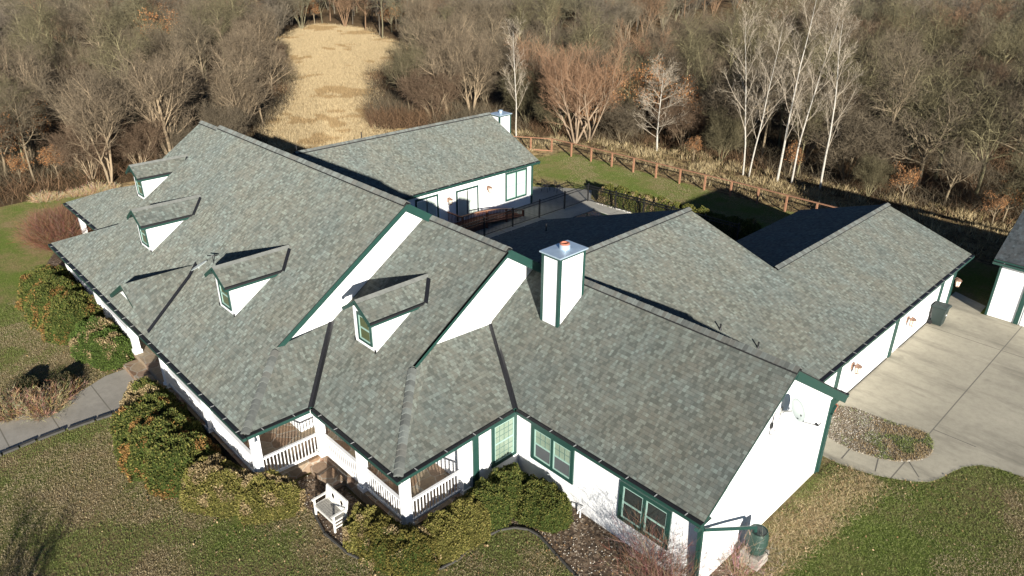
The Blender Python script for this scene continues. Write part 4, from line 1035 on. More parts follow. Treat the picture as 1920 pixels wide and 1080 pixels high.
def free(x, y):   # open lawn only
    return not (inpoly(x, y, fb) or inpoly(x, y, lb) or inpoly(x, y, rb) or inpoly(x, y, wk)) and not inpoly(x, y, DRV) and not (12 < x < 22.28 and -1.7 < y < 24)
TG = [(.125, .16, .036), (.17, .20, .055), (.22, .235, .09), (.095, .13, .03)]
TB = [(.26, .205, .11), (.31, .25, .145), (.205, .16, .088), (.37, .305, .19)]
def lawn_blades(box, test, n, bias, label):
    P = sample_region(lambda x, y: test(x, y) and free(x, y), box, n)
    g = patch(P, .33, 3.1)*2.0+patch(P, 1.3, 9.7)*.7+bias+rng.normal(0, .18, n)
    C = np.where((g > 0)[:, None], pal(n, TG), pal(n, TB)); h = .022+.04*rng.random(n)
    return blades('lawn_grass', P, h, .005+.005*rng.random(n), np.clip(C, .01, 1), label, 'grass', .75)
lawn_blades((-12, 16.6, -17.5, -8), lambda x, y: y < -8.0-(.0 if x > 11 else 2.2), 190000, -.06, 'patchy tan and green winter grass on the front lawn')
lawn_blades((16.5, 33, -6.5, 11.8), lambda x, y: (x > 22.4 and y > -.5 or y < -3.5), 190000, .22, 'greener grass on the lawn between the gable end and driveway')
lawn_blades((-13, 13, 23.2, 30.2), lambda x, y: y > 23.6+.07*x, 70000, .10, 'short green grass of the back lawn inside the wooden fence')
def straw():
    P = sample_region(lambda x, y: random.random() < max(0, 1-abs(x-23.0-.1*y)/.95) and x > 22.35 and (x > 23.3 or y > 1.0), (22.3, 25.5, -1.5, 7.0), 9000)
    blades('dry_straw', P, .04+.09*rng.random(len(P)), .005+.005*rng.random(len(P)), np.clip(pal(len(P), [(.42, .32, .17), (.30, .22, .11), (.50, .40, .23)]), .01, 1), 'pale flattened dry straw along the foot of the gable wall', 'straw', 1.1)
straw()
def bed_weeds():
    P = sample_region(lambda x, y: inpoly(x, y, bed) and random.random() < max(0, min(1, (x-22.3)/1.6))*.9+.08, (20.9, 24.8, 7.9, 11.1), 5200)
    g = patch(P, 1.2, 3)
    blades('bed_weeds', P, .05+.09*rng.random(len(P)), .008+.006*rng.random(len(P)), np.clip(np.where((g > .05)[:, None], pal(len(P), TG), pal(len(P), [(.28, .20, .10), (.20, .14, .07), (.36, .28, .15)])), .01, 1), 'green and brown weeds growing through the gravel bed', 'weeds', .8)
bed_weeds()
def field_grass():
    P = sample_region(lambda x, y: inpoly(x+random.gauss(0, 1.1), y+random.gauss(0, 1.1), FIELD) and y > 12, (-114, -13, 12, 69), 200000)
    n = len(P); g = patch(P, .12, 2)+.5*patch(P, .5, 7)
    C = np.where((g > .25)[:, None], pal(n, [(.28, .195, .095), (.26, .18, .09)], .1), pal(n, [(.37, .285, .16), (.41, .32, .185), (.34, .26, .145)], .1))
    blades('dry_field_grass', P, .12+.30*rng.random(n), .012+.016*rng.random(n), np.clip(C, .01, 1), 'tall golden dry grass filling the clearing between the woods', 'grass', .35)
field_grass()
def brush():
    P = sample_region(lambda x, y: (x > -12.8 and 30.7+1.6*random.random()**2 < y < edge_y(x)+2.5) or (x < -14 and 25.5 < y < edge_y(x)+1 and y > 26.2+(x+17)*.0), (-27, 24, 24, 44), 34000)
    n = len(P); g = patch(P, .5, 4)+.6*patch(P, 1.5, 8)
    keep = g > -.25; P = P[keep]; g = g[keep]; n = len(P)
    C = np.where((g > .12)[:, None], pal(n, [(.36, .28, .15), (.42, .335, .19), (.29, .22, .115)]), pal(n, [(.19, .135, .075), (.23, .17, .09), (.17, .14, .06)]))
    blades('dry_brush_grass', P, (.12+.5*rng.random(n))*np.clip(.7+g, .3, 1.3), .014+.014*rng.random(n), np.clip(C, .01, 1), 'dry tan grass and weeds between the wooden fence and the wood', 'grass', .45)
brush()

def fallen_leaves():
    P = []
    while len(P) < 3800:
        x, y = random.uniform(-12, 30), random.uniform(-17, 12)
        near = min(abs(math.hypot(x-a, y-b)) for a, b in fb[:20:2]+lb[:5]+rb[:6]+[(23, 0), (23.2, 3), (23.3, 6), (25, 7.6), (23, 7.2)])
        if (y < -7 or x > 15.2) and not (12 < x < 22.4 and y > -1.7) and not inpoly(x, y, wk) and not (inpoly(x, y, DRV) and not inpoly(x, y, bed)) and random.random() < .02+.9*math.exp(-near/.8) and not (20 < x < 22.4 and y > -1): P.append((x, y, .02+.03*random.random()))
    P = np.array(P); n = len(P); az = rng.random(n)*6.283; sz = .018+.024*rng.random(n); tl = rng.normal(0, .35, (n, 2))
    a = np.stack([np.cos(az), np.sin(az), tl[:, 0]], 1)*sz[:, None]; b = np.stack([-np.sin(az), np.cos(az), tl[:, 1]], 1)*sz[:, None]*.6
    V_ = np.empty((n*4, 3)); V_[0::4] = P-a; V_[1::4] = P-b; V_[2::4] = P+a; V_[3::4] = P+b
    C = np.repeat(np.clip(pal(n, [(.30, .19, .09), (.22, .13, .06), (.38, .27, .15), (.16, .10, .05)]), .01, 1), 4, 0)
    tag(colmesh('fallen_leaves', V_, np.arange(n*4).reshape(n, 4), C), 'fallen brown leaves drifted along the bed edges and lawns', 'leaves', kind='stuff')
fallen_leaves()

# ================================================================== TREES
def rot_dir(d, ang, az):
    a = d.cross(Vector((0, 0, 1)) if abs(d.z) < .9 else Vector((1, 0, 0))).normalized(); b = d.cross(a)
    return (d*math.cos(ang)+(a*math.cos(az)+b*math.sin(az))*math.sin(ang)).normalized()
class Tree:
    def __init__(s, rnd): s.r = rnd; s.tr = MB(); s.v = []; s.f = []; s.fm = []; s.lv = []; s.lf = []; s.lc = []
    def seg(s, pts, rads, n, mi=0):   # open tube straight into the crown lists
        b = len(s.v)
        for i, p in enumerate(pts):
            d = (pts[min(i+1, len(pts)-1)]-pts[max(i-1, 0)]).normalized()
            a = d.cross(Vector((.3, .2, 1)) if abs(d.z) < .95 else Vector((1, 0, 0))).normalized(); c = d.cross(a)
            for k in range(n): t = 2*math.pi*k/n; s.v.append(p+(a*math.cos(t)+c*math.sin(t))*rads[i])
        for i in range(len(pts)-1):
            for k in range(n): s.f.append((b+i*n+k, b+i*n+(k+1) % n, b+(i+1)*n+(k+1) % n, b+(i+1)*n+k)); s.fm.append(mi)
    def twig(s, p, d, L, w_):
        a = d.cross(Vector((s.r.uniform(-1, 1), s.r.uniform(-1, 1), s.r.uniform(-1, 1))))
        if a.length < 1e-3: return
        a.normalize(); b = len(s.v); m_ = p+d*L*.55+a*L*s.r.uniform(-.08, .08)
        s.v += [p-a*w_, p+a*w_, p+d*L]; s.f.append((b, b+1, b+2)); s.fm.append(1)
    def leaf(s, p, sz, cols):
        r = s.r; a = Vector((r.uniform(-1, 1), r.uniform(-1, 1), r.uniform(-1, 1))).normalized(); c = a.cross(Vector((r.uniform(-1, 1), r.uniform(-1, 1), r.uniform(-1, 1)))).normalized()
        b = len(s.lv); s.lv += [p-a*sz, p+c*sz*.6, p+a*sz, p-c*sz*.6]; s.lf.append((b, b+1, b+2, b+3))
        q = r.choice(cols); j = r.uniform(.7, 1.25); s.lc += [tuple(x*j for x in q)]*4
    def grow(s, p, d, L, rad, lev, S):
        r = s.r; nseg = S['seg'][lev]; pts = [p.copy()]; rads = [rad]; dirs = []
        for i in range(nseg):
            d = (d+Vector((r.gauss(0, 1), r.gauss(0, 1), r.gauss(0, .6)))*S['wob'][lev]+Vector((0, 0, S['trop'][lev]))).normalized()
            p = p+d*(L/nseg); pts.append(p.copy()); rads.append(rad*(1-(1-S['tip'][lev])*(i+1)/nseg)); dirs.append(d.copy())
        if lev == 0: s.tr.tube(pts, rads, 8, cap=False)
        else: s.seg(pts, rads, 4 if lev == 1 else 3, 0 if lev < S.get('fine', 3) else 1)
        nch = S['n'][lev]; t0 = S['t0'][lev]; az0 = r.uniform(0, 6.28)
        for k in range(nch):
            t = t0+(1-t0)*(k+r.uniform(.1, .9))/nch; f = t*nseg; i = min(nseg-1, int(f)); q = pts[i].lerp(pts[i+1], f-i); rr = rads[i]+(rads[i+1]-rads[i])*(f-i)
            dd = rot_dir(dirs[i], r.gauss(S['ang'][lev], .17), az0+k*2.4+r.uniform(-.4, .4))
            lf = S['len'][lev+1]*r.uniform(.65, 1.2)*(1-S['taper'][lev]*t)
            if lev+1 >= S['levels']: s.twig(q, dd, lf, S['tw']*r.uniform(.7, 1.3))
            else: s.grow(q, dd, lf, min(rr*.75, S['rad'][lev+1]*r.uniform(.7, 1.2)), lev+1, S)
            if S.get('leaf') and lev >= S['levels']-2 and r.random() < S['leaf']:
                for _ in range(S.get('nl', 2)): s.leaf(q+dd*lf*r.uniform(.3, 1)+Vector((r.gauss(0, .06), r.gauss(0, .06), r.gauss(0, .06))), S['lsz'], S['lcol'])
BASE = dict(levels=4, seg=[4, 5, 4, 3], wob=[.06, .13, .17, .2], trop=[.05, .07, .09, .10], tip=[.6, .25, .3, .3], n=[7, 7, 6, 6], t0=[.45, .22, .15, .1],
            ang=[.65, .75, .8, .75], len=[3.6, 5.0, 2.3, 1.15, .75], rad=[.15, .078, .036, .017], taper=[.25, .5, .45, .3], tw=.012)
SPREAD = dict(BASE)
MULTI = dict(BASE, stems=5, splay=.30, len=[4.6, 3.8, 2.1, 1.1, .7], n=[6, 7, 6, 5], rad=[.095, .055, .028, .015], t0=[.3, .2, .15, .1], ang=[.45, .6, .7, .7])
TALL = dict(BASE, len=[7.5, 3.2, 1.9, 1.0, .65], n=[12, 7, 6, 5], rad=[.14, .06, .030, .015], ang=[.75, .7, .75, .75], taper=[.45, .45, .4, .3], tip=[.3, .25, .3, .3])
BIRCH = dict(BASE, fine=1, len=[10.6, 3.7, 1.6, .8, .5], n=[15, 6, 4, 3], rad=[.080, .030, .013, .006], ang=[.58, .42, .48, .55], taper=[.55, .5, .4, .3], tip=[.12, .25, .3, .3], t0=[.22, .2, .15, .1], seg=[9, 5, 3, 2], wob=[.035, .05, .07, .10], trop=[.05, .09, .08, .06], tw=.008)
PYRAM = dict(BIRCH, len=[7.6, 3.6, 1.4, .7, .5], n=[22, 7, 4, 3], ang=[1.05, .45, .55, .6], t0=[.14, .2, .15, .1], taper=[.80, .5, .4, .3], trop=[.04, .05, .03, .02])
WILLOW = dict(BASE, fine=2, stems=6, splay=.42, len=[5.4, 3.6, 1.9, 1.1, .8], n=[6, 6, 5, 5], rad=[.09, .045, .018, .008], ang=[.42, .45, .45, .45], trop=[.05, .08, .08, .06], t0=[.25, .2, .15, .1], tw=.008)
OAK = dict(BASE, len=[3.0, 3.2, 1.7, .9, .6], n=[7, 7, 6, 5], leaf=.55, nl=2, lsz=.085, lcol=[(.30, .13, .045), (.38, .18, .07), (.22, .09, .035), (.42, .24, .11)])
BUSHY = dict(BASE, fine=2, stems=7, splay=.5, len=[3.0, 2.4, 1.4, .9, .6], n=[6, 7, 6, 6], rad=[.045, .025, .012, .007], t0=[.25, .2, .15, .1], ang=[.5, .6, .7, .7])
def make_tree(name, S, seed, mt, mc, label, cat='tree', group=None):
    r = random.Random(seed); T = Tree(r); k = S.get('stems', 1)
    for i in range(k):
        if k == 1: d0, b0 = Vector((r.uniform(-.05, .05), r.uniform(-.05, .05), 1)).normalized(), Vector((0, 0, -.05))
        else:
            a = 6.283*i/k+r.uniform(-.4, .4); sp = S['splay']*r.uniform(.4, 1.25); d0 = Vector((math.cos(a)*sp, math.sin(a)*sp, 1)).normalized(); b0 = Vector((math.cos(a)*.14, math.sin(a)*.14, -.05))
        T.grow(b0, d0, S['len'][0]*r.uniform(.8, 1.15), S['rad'][0]*r.uniform(.8, 1.15), 0, S)
    root = thing(name, label, cat, group=group)
    T.tr.build('trunk', mt, root)
    me = bpy.data.meshes.new('crown'); me.from_pydata([tuple(v) for v in T.v], [], T.f); me.materials.append(mt); me.materials.append(mc); me.polygons.foreach_set('material_index', T.fm); me.update()
    c = bpy.data.objects.new('crown', me); COL.objects.link(c); c.parent = root
    if T.lv:
        l = colmesh('leaves', [tuple(v) for v in T.lv], T.lf, T.lc, parent=c)
    root['protos'] = 1; del root['protos']
    return root
L_WOOD = 'grey bare tree in the wood left of the golden clearing'; R_WOOD = 'grey bare tree in the wood right of the golden clearing'
G_L, G_R = 'bare trees left of the clearing', 'bare trees right of the clearing'
M['twig_red2'] = bark('russet_twigs', (.125, .085, .054), .35, .35)
protos = []
for S, sd, mt, mc in ((SPREAD, 1, 'bark_grey', 'twig_grey'), (SPREAD, 2, 'bark_tan', 'twig_tan'), (dict(SPREAD, wob=[.08, .2, .26, .25]), 3, 'bark_olive', 'twig_olive'), (TALL, 4, 'bark_grey', 'twig_grey'),
                      (MULTI, 5, 'bark_tan', 'twig_tan'), (MULTI, 6, 'bark_grey', 'twig_grey'), (dict(TALL, wob=[.07, .18, .24, .25]), 7, 'bark_olive', 'twig_olive'), (dict(SPREAD, wob=[.06, .2, .28, .25], n=[8, 7, 6, 5]), 8, 'bark_grey', 'twig_grey'),
                      (BUSHY, 9, 'bark_grey', 'twig_grey'), (BUSHY, 10, 'bark_olive', 'twig_olive'), (dict(BUSHY, stems=8), 13, 'bark_tan', 'twig_red2')):
    protos.append(make_tree('bare_tree', S, sd, M[mt], M[mc], L_WOOD, group=G_L))
oakp = [make_tree('oak_sapling', OAK, 11, M['bark_grey'], M['twig_grey'], 'x', group=None), make_tree('oak_sapling', OAK, 12, M['bark_grey'], M['twig_grey'], 'x')]
used = set()
def place(root, loc, rz=None, sc=1.0, label=None, group=None):
    rz = random.uniform(0, 6.28) if rz is None else rz
    if root.name not in used:
        used.add(root.name); root.location = loc; root.rotation_euler = (0, 0, rz); root.scale = sc if isinstance(sc, tuple) else (sc,)*3
        if label: root['label'] = label
        if group: root['group'] = group
        return root
    return copy_thing(root, loc, rz, sc, label, group)
def G(px, py): q = gp(px, py); return (q.x, q.y, 0.0)

# --- trees one can tell apart, along the edge of the woods
multi = make_tree('bare_tree', dict(MULTI, stems=4, splay=.22), 21, M['bark_tan'], M['twig_tan'], 'tan many-stemmed bare tree behind the left end of the roof')
place(multi, G(207, 342), .6, 1.0)
m2 = make_tree('bare_tree', dict(MULTI, stems=6, splay=.26, rad=[.14, .07, .03, .012], len=[5.2, 4.2, 2.2, 1.1, .7]), 22, M['bark_tan'], M['twig_tan'], 'thick pale many-stemmed bare tree rising just behind the roof peak')
place(m2, G(322, 300), 2.0, 1.05)
m3 = make_tree('bare_tree', dict(SPREAD, len=[4.6, 5.2, 2.3, 1.15, .75]), 23, M['bark_tan'], M['twig_tan'], 'pale bare tree leaning over the near corner of the clearing')
place(m3, G(440, 255), 1.0, .95)
m4 = make_tree('bare_tree', dict(SPREAD, len=[4.2, 5.6, 2.5, 1.2, .8]), 24, M['bark_tan'], M['twig_tan'], 'broad bare tree standing right behind the rear wing ridge')
place(m4, G(840, 222), 3.0, .95)
m5 = make_tree('bare_tree', dict(MULTI, stems=3), 25, M['bark_grey'], M['twig_olive'], 'dark bare tree at the right margin of the clearing behind the rear wing')
place(m5, G(770, 215), 3.0, .9)
b_proto = [make_tree('birch_tree', dict(BIRCH, len=[11.2, 3.2, 1.4, .7, .5]), 31, M['bark_white'], M['twig_birch'], 'slender white birch tree just right of the rear chimney'),
           make_tree('birch_tree', PYRAM, 32, M['bark_white'], M['twig_birch'], 'small pyramidal white birch tree with wide low branches beyond the fence'),
           make_tree('birch_tree', BIRCH, 33, M['bark_white'], M['twig_birch'], 'x'), make_tree('birch_tree', dict(BIRCH, len=[11.5, 3.6, 1.5, .8, .5], n=[13, 7, 4, 3]), 34, M['bark_white'], M['twig_birch'], 'x')]
place(b_proto[0], G(968, 258), 0, .90); place(b_proto[1], G(1232, 283), 0, 1.0)
GB = 'white birches beyond the right end of the fence'
place(b_proto[2], G(1393, 328), 0, 1.0, 'left stem of the white birch pair beyond the fence', GB)
place(b_proto[2], G(1404, 331), 2.4, (.95, .95, .98), 'right stem of the white birch pair beyond the fence', GB)
place(b_proto[3], G(1457, 340), 1.2, 1.05, 'thickest white birch with forked crown right of the birch pair', GB)
place(b_proto[2], G(1484, 343), 4.0, 1.05, 'leaning white birch between the thickest birch and the roof peak', GB)
place(b_proto[3], G(1537, 355), 3.3, .95, 'white birch with low side shoots directly above the garage roof peak', GB)
for o_, dx, dy in ((1, -.02, 0),): pass
for k, (name, lx, ly) in enumerate((('a', .12, .03), ('b', .16, .02))): pass
wl = [make_tree('willow_tree', WILLOW, 41, M['bark_willow'], M['twig_red'], 'x'), make_tree('willow_tree', WILLOW, 42, M['bark_willow'], M['twig_red'], 'x')]
GW = 'reddish willows beyond the fence corner'
place(wl[0], G(1078, 268), 0, 1.0, 'orange red twigged willow straight behind the fence corner', GW)
place(wl[1], G(1105, 262), 1, 1.0, 'orange red twigged willow right of the fence corner', GW)
place(wl[0], G(1022, 225), 2, .95, 'smaller orange red willow between white birch and fence corner', GW)
place(wl[1], G(1190, 205), 4, 1.0, 'orange red willow behind the small pyramidal birch', GW)

sh = make_tree('small_bare_tree', dict(MULTI, stems=3, splay=.2, len=[2.4, 1.6, .9, .5, .3], n=[5, 5, 5, 4]), 71, M['bark_tan'], M['twig_tan'], 'small bare tree just outside the view whose shadow crosses the near lawn')
place(sh, (17.2, -20.9, 0), 0, 1.0)
# --- saplings that kept their orange leaves
GO = 'oak saplings with orange leaves'
OL = 'oak sapling with clinging orange leaves at the edge of the '
for i, (px, py, sc) in enumerate(((20, 250, 1.1), (60, 300, .8), (235, 305, .55), (12, 330, .8), (110, 335, .45), (330, 130, 1.3), (300, 110, 1.25), (265, 60, 1.25), (530, 55, .9), (560, 50, .9), (590, 45, .8), (40, 345, .4))):
    place(oakp[i % 2], G(px, py), None, sc, OL+'wood left of the clearing', GO+' left of the clearing')
for i, (px, py, sc) in enumerate(((1160, 256, 1.05), (1205, 250, 1.1), (1262, 266, 1.0), (1290, 275, .8), (1338, 255, .6), (1300, 300, .35), (735, 60, .9), (760, 55, .9), (1100, 255, .6), (1175, 215, .8), (1240, 215, .8), (1480, 330, .45), (1690, 380, .45), (1880, 415, .45), (1860, 420, .35), (1330, 235, .7))):
    place(oakp[(i+1) % 2], G(px, py), None, sc, OL+'wood right of the clearing', GO+' right of the clearing')

# --- the woods
def in_wood(x, y):
    if inpoly(x, y, FIELD): return False
    if y > edge_y(x)+1.0 and x > -29.5: return True
    return x < wood_x(y)-.6
FPXP = [(500, 262), (556, 190), (550, 120), (512, 76), (600, 45), (668, 50), (740, 72), (745, 96), (700, 140), (682, 200), (700, 262)]
def shows_field(x, y):
    for z in (1.5, 4.5, 7.5):
        for o_ in (-1.7, 1.7):
            q_ = px_of((x+RT0.x*o_, y+RT0.y*o_, z))
            if inpoly(q_[0], q_[1], FPXP): return True
    return False
pts = []; cell = {}
def ok(x, y, dmin):
    i, j = int(x//6), int(y//6)
    for a in range(i-1, i+2):
        for b in range(j-1, j+2):
            for q in cell.get((a, b), ()):
                if (q[0]-x)**2+(q[1]-y)**2 < dmin*dmin: return False
    return True
rw = random.Random(99); far = []
tries = 0
while tries < 60000:
    tries += 1
    px, py = rw.uniform(-160, 2080), None
    dist = 36+rw.random()**.62*225
    az = YAW+math.atan((px-960)/FPX/math.cos(PITCH)*1.0); x = CAM.x+math.sin(az)*dist; y = CAM.y+math.cos(az)*dist
    if not in_wood(x, y): continue
    if shows_field(x, y): continue
    d2 = math.hypot(x-CAM.x, y-CAM.y); dm = 3.1+max(0, d2-70)*.016
    if not ok(x, y, dm): continue
    q = px_of((x, y, 0)); qt = px_of((x, y, 9))
    if qt[0] < -170 or qt[0] > 2090 or qt[1] > 1000 or q[1] < -10: continue
    cell.setdefault((int(x//6), int(y//6)), []).append((x, y)); pts.append((d2, x, y))
pts.sort(); NEAR = pts[:292]; FARP = pts[292:]
print('wood trees', len(pts), 'near', len(NEAR), 'far', len(FARP), 'near limit', NEAR[-1][0])
for d2, x, y in NEAR:
    left = x < -29 and y < 25+(-29-x)*.55
    h = mnoise.noise(Vector((x*.05, y*.05, 3.3)))
    s = rw.choice((.62, .8, .9, 1.0, 1.05, 1.15))*rw.uniform(.92, 1.08)+.15*h
    if y < edge_y(x)+3.5 and x > -29: s *= .78
    k = rw.randrange(8)
    edge = (y < edge_y(x)+5 and x > -29) or (left and x > wood_x(y)-5)
    if (edge and rw.random() < .5) or rw.random() < .13: k = rw.choice((8, 9, 10)); s *= 1.1
    elif x > -5: k = rw.choice((0, 2, 2, 3, 6, 7, 2, 5))
    place(protos[k], (x, y, 0), rw.uniform(0, 6.28), (s, s, s*rw.uniform(.9, 1.1)), L_WOOD if left else R_WOOD, G_L if left else G_R)
# the wood farther off: one mass
def far_wood():
    def arr(o): 
        me = o.data; v = np.empty(len(me.vertices)*3, np.float32); me.vertices.foreach_get('co', v); me.calc_loop_triangles()
        t = np.empty(len(me.loop_triangles)*3, np.int32); me.loop_triangles.foreach_get('vertices', t); return v.reshape(-1, 3), t.reshape(-1, 3)
    src = []
    for S, sd in ((dict(SPREAD, n=[6, 7, 5, 4], tw=.016), 61), (dict(TALL, n=[10, 6, 5, 4], tw=.016), 62), (dict(MULTI, n=[5, 6, 5, 4], tw=.016), 63)):
        t = make_tree('spare_tree', S, sd, M['bark_grey'], M['twig_grey'], 'x'); P_ = [arr(c) for c in t.children]; vv = np.concatenate([P_[0][0], P_[1][0]]); ff = np.concatenate([P_[0][1], P_[1][1]+len(P_[0][0])]); src.append((vv, ff))
        for c in list(t.children): bpy.data.objects.remove(c)
        bpy.data.objects.remove(t)
    Vs, Fs, Cs, b = [], [], [], 0
    for d2, x, y in FARP:
        v, f = src[rw.randrange(3)]; a = rw.uniform(0, 6.28); s = rw.uniform(.85, 1.25); ca, sa = math.cos(a)*s, math.sin(a)*s
        q = np.stack([v[:, 0]*ca-v[:, 1]*sa+x, v[:, 0]*sa+v[:, 1]*ca+y, v[:, 2]*s], 1)
        col = np.array(rw.choice(((.14, .115, .085), (.17, .14, .095), (.15, .132, .08), (.12, .10, .072), (.19, .12, .07))))*rw.uniform(.8, 1.2)
        Vs.append(q); Fs.append(f+b); b += len(v); Cs.append(np.tile(col, (len(v), 1)))
    tag(colmesh('far_woods', np.concatenate(Vs), np.concatenate(Fs), np.concatenate(Cs)), 'distant mass of grey brown bare woods along the top of the view', 'woods', kind='stuff')
far_wood()
def undergrowth():
    P = []
    for _ in range(10000):
        x, y = rw.uniform(-36, -23), rw.uniform(20, 34)
        if y > edge_y(x)-.8 and not inpoly(x, y, FIELD): P.append((x, y, 0))
    while len(P) < 150000:
        px = rw.uniform(-100, 2020); dist = 38+rw.random()**.8*95; az = YAW+math.atan((px-960)/FPX/math.cos(PITCH))
        x = CAM.x+math.sin(az)*dist; y = CAM.y+math.cos(az)*dist
        if in_wood(x+rw.uniform(-1, 1), y+rw.uniform(-1, 1)) and not inpoly(x, y, FIELD): P.append((x, y, 0))
    P = np.array(P); n = len(P); g = patch(P, .15, 5); k = .4+1.4*rng.random(n)+np.where((P[:, 0] > -36) & (P[:, 0] < -23) & (P[:, 1] < 34) & (P[:, 1] > 20), .7, 0)*rng.random(n)
    C = np.where((g > .1)[:, None], pal(n, [(.14, .085, .045), (.17, .10, .055), (.11, .07, .04)]), pal(n, [(.11, .09, .058), (.09, .07, .045), (.15, .12, .075)]))
    P[:, 2] = np.maximum(0, rng.random(n)*1.2-.6)
    blades('undergrowth', P, k, .010+.010*rng.random(n), np.clip(C, .01, 1), 'brown brush and saplings covering the floor of the woods', 'undergrowth', .75)
undergrowth()

# ================================================================== SHRUBS
def shrub(name, label, cat, blobs, nleaf, cols, burnt=None, bamt=0.0, lsz=.05, group=None, seed=0, core=(.03, .032, .014)):
    """blobs: (x, y, rx, ry, h); sprigs of small leaves over an uneven surface on a dark twiggy core"""
    r = np.random.default_rng(seed+100); blobs = [(a, b_, c*1.07, d_*1.07, e*1.03) for a, b_, c, d_, e in blobs]; c0 = blobs[0]; root = thing(name, label, cat, (c0[0], c0[1], 0), group=group)
    Vs, Fs, Cs, b = [], [], [], 0; tot = sum(q[2]*q[3]+q[2]*q[4] for q in blobs); core_mb = MB()
    for (x, y, rx, ry, h) in blobs:
        n = int(nleaf*(rx*ry+rx*h)/tot); u = r.random(n)*6.283; cz = r.random(n)**.8; sz = np.sqrt(1-cz**2)
        d = np.stack([np.cos(u)*sz, np.sin(u)*sz, cz], 1)
        L0 = None; bump = np.array([mnoise.noise(Vector((q[0]*2.6+x, q[1]*2.6+y, q[2]*2.6)))*.16+mnoise.noise(Vector((q[0]*6+x, q[1]*6, q[2]*6+y)))*.09 for q in d])
        rad = 1+bump-.16*r.random(n)**2
        P = d*rad[:, None]*np.array([rx, ry, h])+np.array([x-c0[0], y-c0[1], 0.0])
        out = d+r.normal(0, .55, (n, 3)); out[:, 2] += .25; out /= np.linalg.norm(out, axis=1)[:, None]
        side = np.cross(out, r.normal(0, 1, (n, 3))); side /= np.linalg.norm(side, axis=1)[:, None]+1e-6
        L = lsz*(.6+.9*r.random(n))[:, None]
        q = np.empty((n*4, 3)); q[0::4] = P-out*L*.6; q[1::4] = P+side*L*.42; q[2::4] = P+out*L; q[3::4] = P-side*L*.42
        c = np.array(cols)[r.integers(0, len(cols), n)]*(1+r.normal(0, .13, (n, 1)))
        if burnt is not None:
            m_ = np.array([mnoise.noise(Vector((p[0]*1.9+seed, p[1]*1.9, p[2]*1.9))) for p in P])+bamt*(d[:, 2]-.35)+r.normal(0, .07, n)
            c = np.where((m_ > .22)[:, None], np.array(burnt)[r.integers(0, len(burnt), n)]*(1+r.normal(0, .2, (n, 1))), c)
        Vs.append(q); Fs.append(np.arange(n*4).reshape(n, 4)+b); Cs.append(np.repeat(np.clip(c, .008, 1), 4, 0)); b += n*4
        NU, NV = 26, 10
        def cp(i, j):
            t = 6.28318*(i % NU)/NU; ph = 1.5708*j/NV; q = Vector((math.cos(t)*math.cos(ph), math.sin(t)*math.cos(ph), math.sin(ph)))
            e = .93+mnoise.noise(Vector((q.x*2.6+x, q.y*2.6+y, q.z*2.6)))*.16+mnoise.noise(Vector((q.x*6+x, q.y*6, q.z*6+y)))*.09
            return (q.x*rx*e+x-c0[0], q.y*ry*e+y-c0[1], q.z*h*e)
        for i in range(NU):
            for j in range(NV): core_mb.face([cp(i, j), cp(i+1, j), cp(i+1, j+1), cp(i, j+1)] if j < NV-1 else [cp(i, j), cp(i+1, j), cp(0, NV)])
        if 0: core_mb.lathe([(.0, h*.80), (rx*.46, h*.76), (rx*.76, h*.54), (rx*.86, h*.25), (rx*.80, 0)], (x-c0[0], y-c0[1], 0), 12)
    colmesh('foliage', np.concatenate(Vs), np.concatenate(Fs), np.concatenate(Cs), parent=root)
    core_mb.build('branches', M['shrubcore2' if cols is OLIVE else 'shrubcore'], root, merge=True)
    return root
def coremat(name, a, b):
    k = NT(name); p = k.pos(); n = k.noise(p, 16, 5, .7); c = k.ramp(n, [(.30, a), (.62, b)]); k.col(c); k.rough(.95); k.b.inputs['Specular IOR Level'].default_value = .1; k.bump(n, 1.0, .08); return k.m
M['shrubcore'] = coremat('green_shrub_inside', (.014, .020, .006), (.060, .085, .018)); M['shrubcore2'] = coremat('olive_shrub_inside', (.024, .024, .008), (.105, .10, .026))
GREEN = [(.068, .085, .017), (.098, .108, .024), (.14, .132, .034), (.05, .066, .017)]
OLIVE = [(.14, .13, .03), (.175, .155, .04), (.105, .105, .025), (.21, .175, .055)]
ORNG = [(.20, .105, .03), (.16, .085, .028), (.25, .15, .05)]; TANB = [(.26, .195, .095), (.20, .145, .07), (.31, .24, .13)]
E_ = 'evergreen_shrub'
shrub(E_, 'long evergreen hedge mound with burnt orange tips at the left porch end', 'shrub', [(-10.6, -9.9, 1.6, 1.4, 1.8), (-8.6, -10.0, 1.8, 1.4, 1.9), (-6.5, -9.9, 1.6, 1.3, 1.75)], 46000, GREEN, ORNG, -.06, .045, seed=1)
shrub(E_, 'rounded bright green shrub left of the front walkway', 'shrub', [(-3.9, -9.7, 1.35, 1.1, 1.4), (-2.6, -9.55, 1.0, .9, 1.25)], 26000, [(.06, .095, .018), (.08, .118, .022), (.045, .07, .016)], TANB, -.02, .04, seed=2)
shrub(E_, 'shrub with dead tan top right beside the walkway entrance', 'shrub', [(3.3, -10.0, 1.0, .95, 1.75)], 17000, GREEN, TANB, .55, .04, seed=3)
shrub(E_, 'largest dark green shrub with scattered orange sprigs before the porch railing', 'shrub', [(4.4, -10.35, 1.2, 1.3, 1.7), (5.8, -10.45, 1.35, 1.35, 1.65), (7.2, -10.35, 1.2, 1.2, 1.5)], 48000, GREEN, ORNG, -.2, .045, seed=4)
shrub(E_, 'shrub with dry tan top below the front porch corner', 'shrub', [(8.75, -10.0, 1.0, .95, 1.25), (9.5, -9.75, .8, .8, 1.2)], 24000, OLIVE, TANB, .34, .038, seed=5)
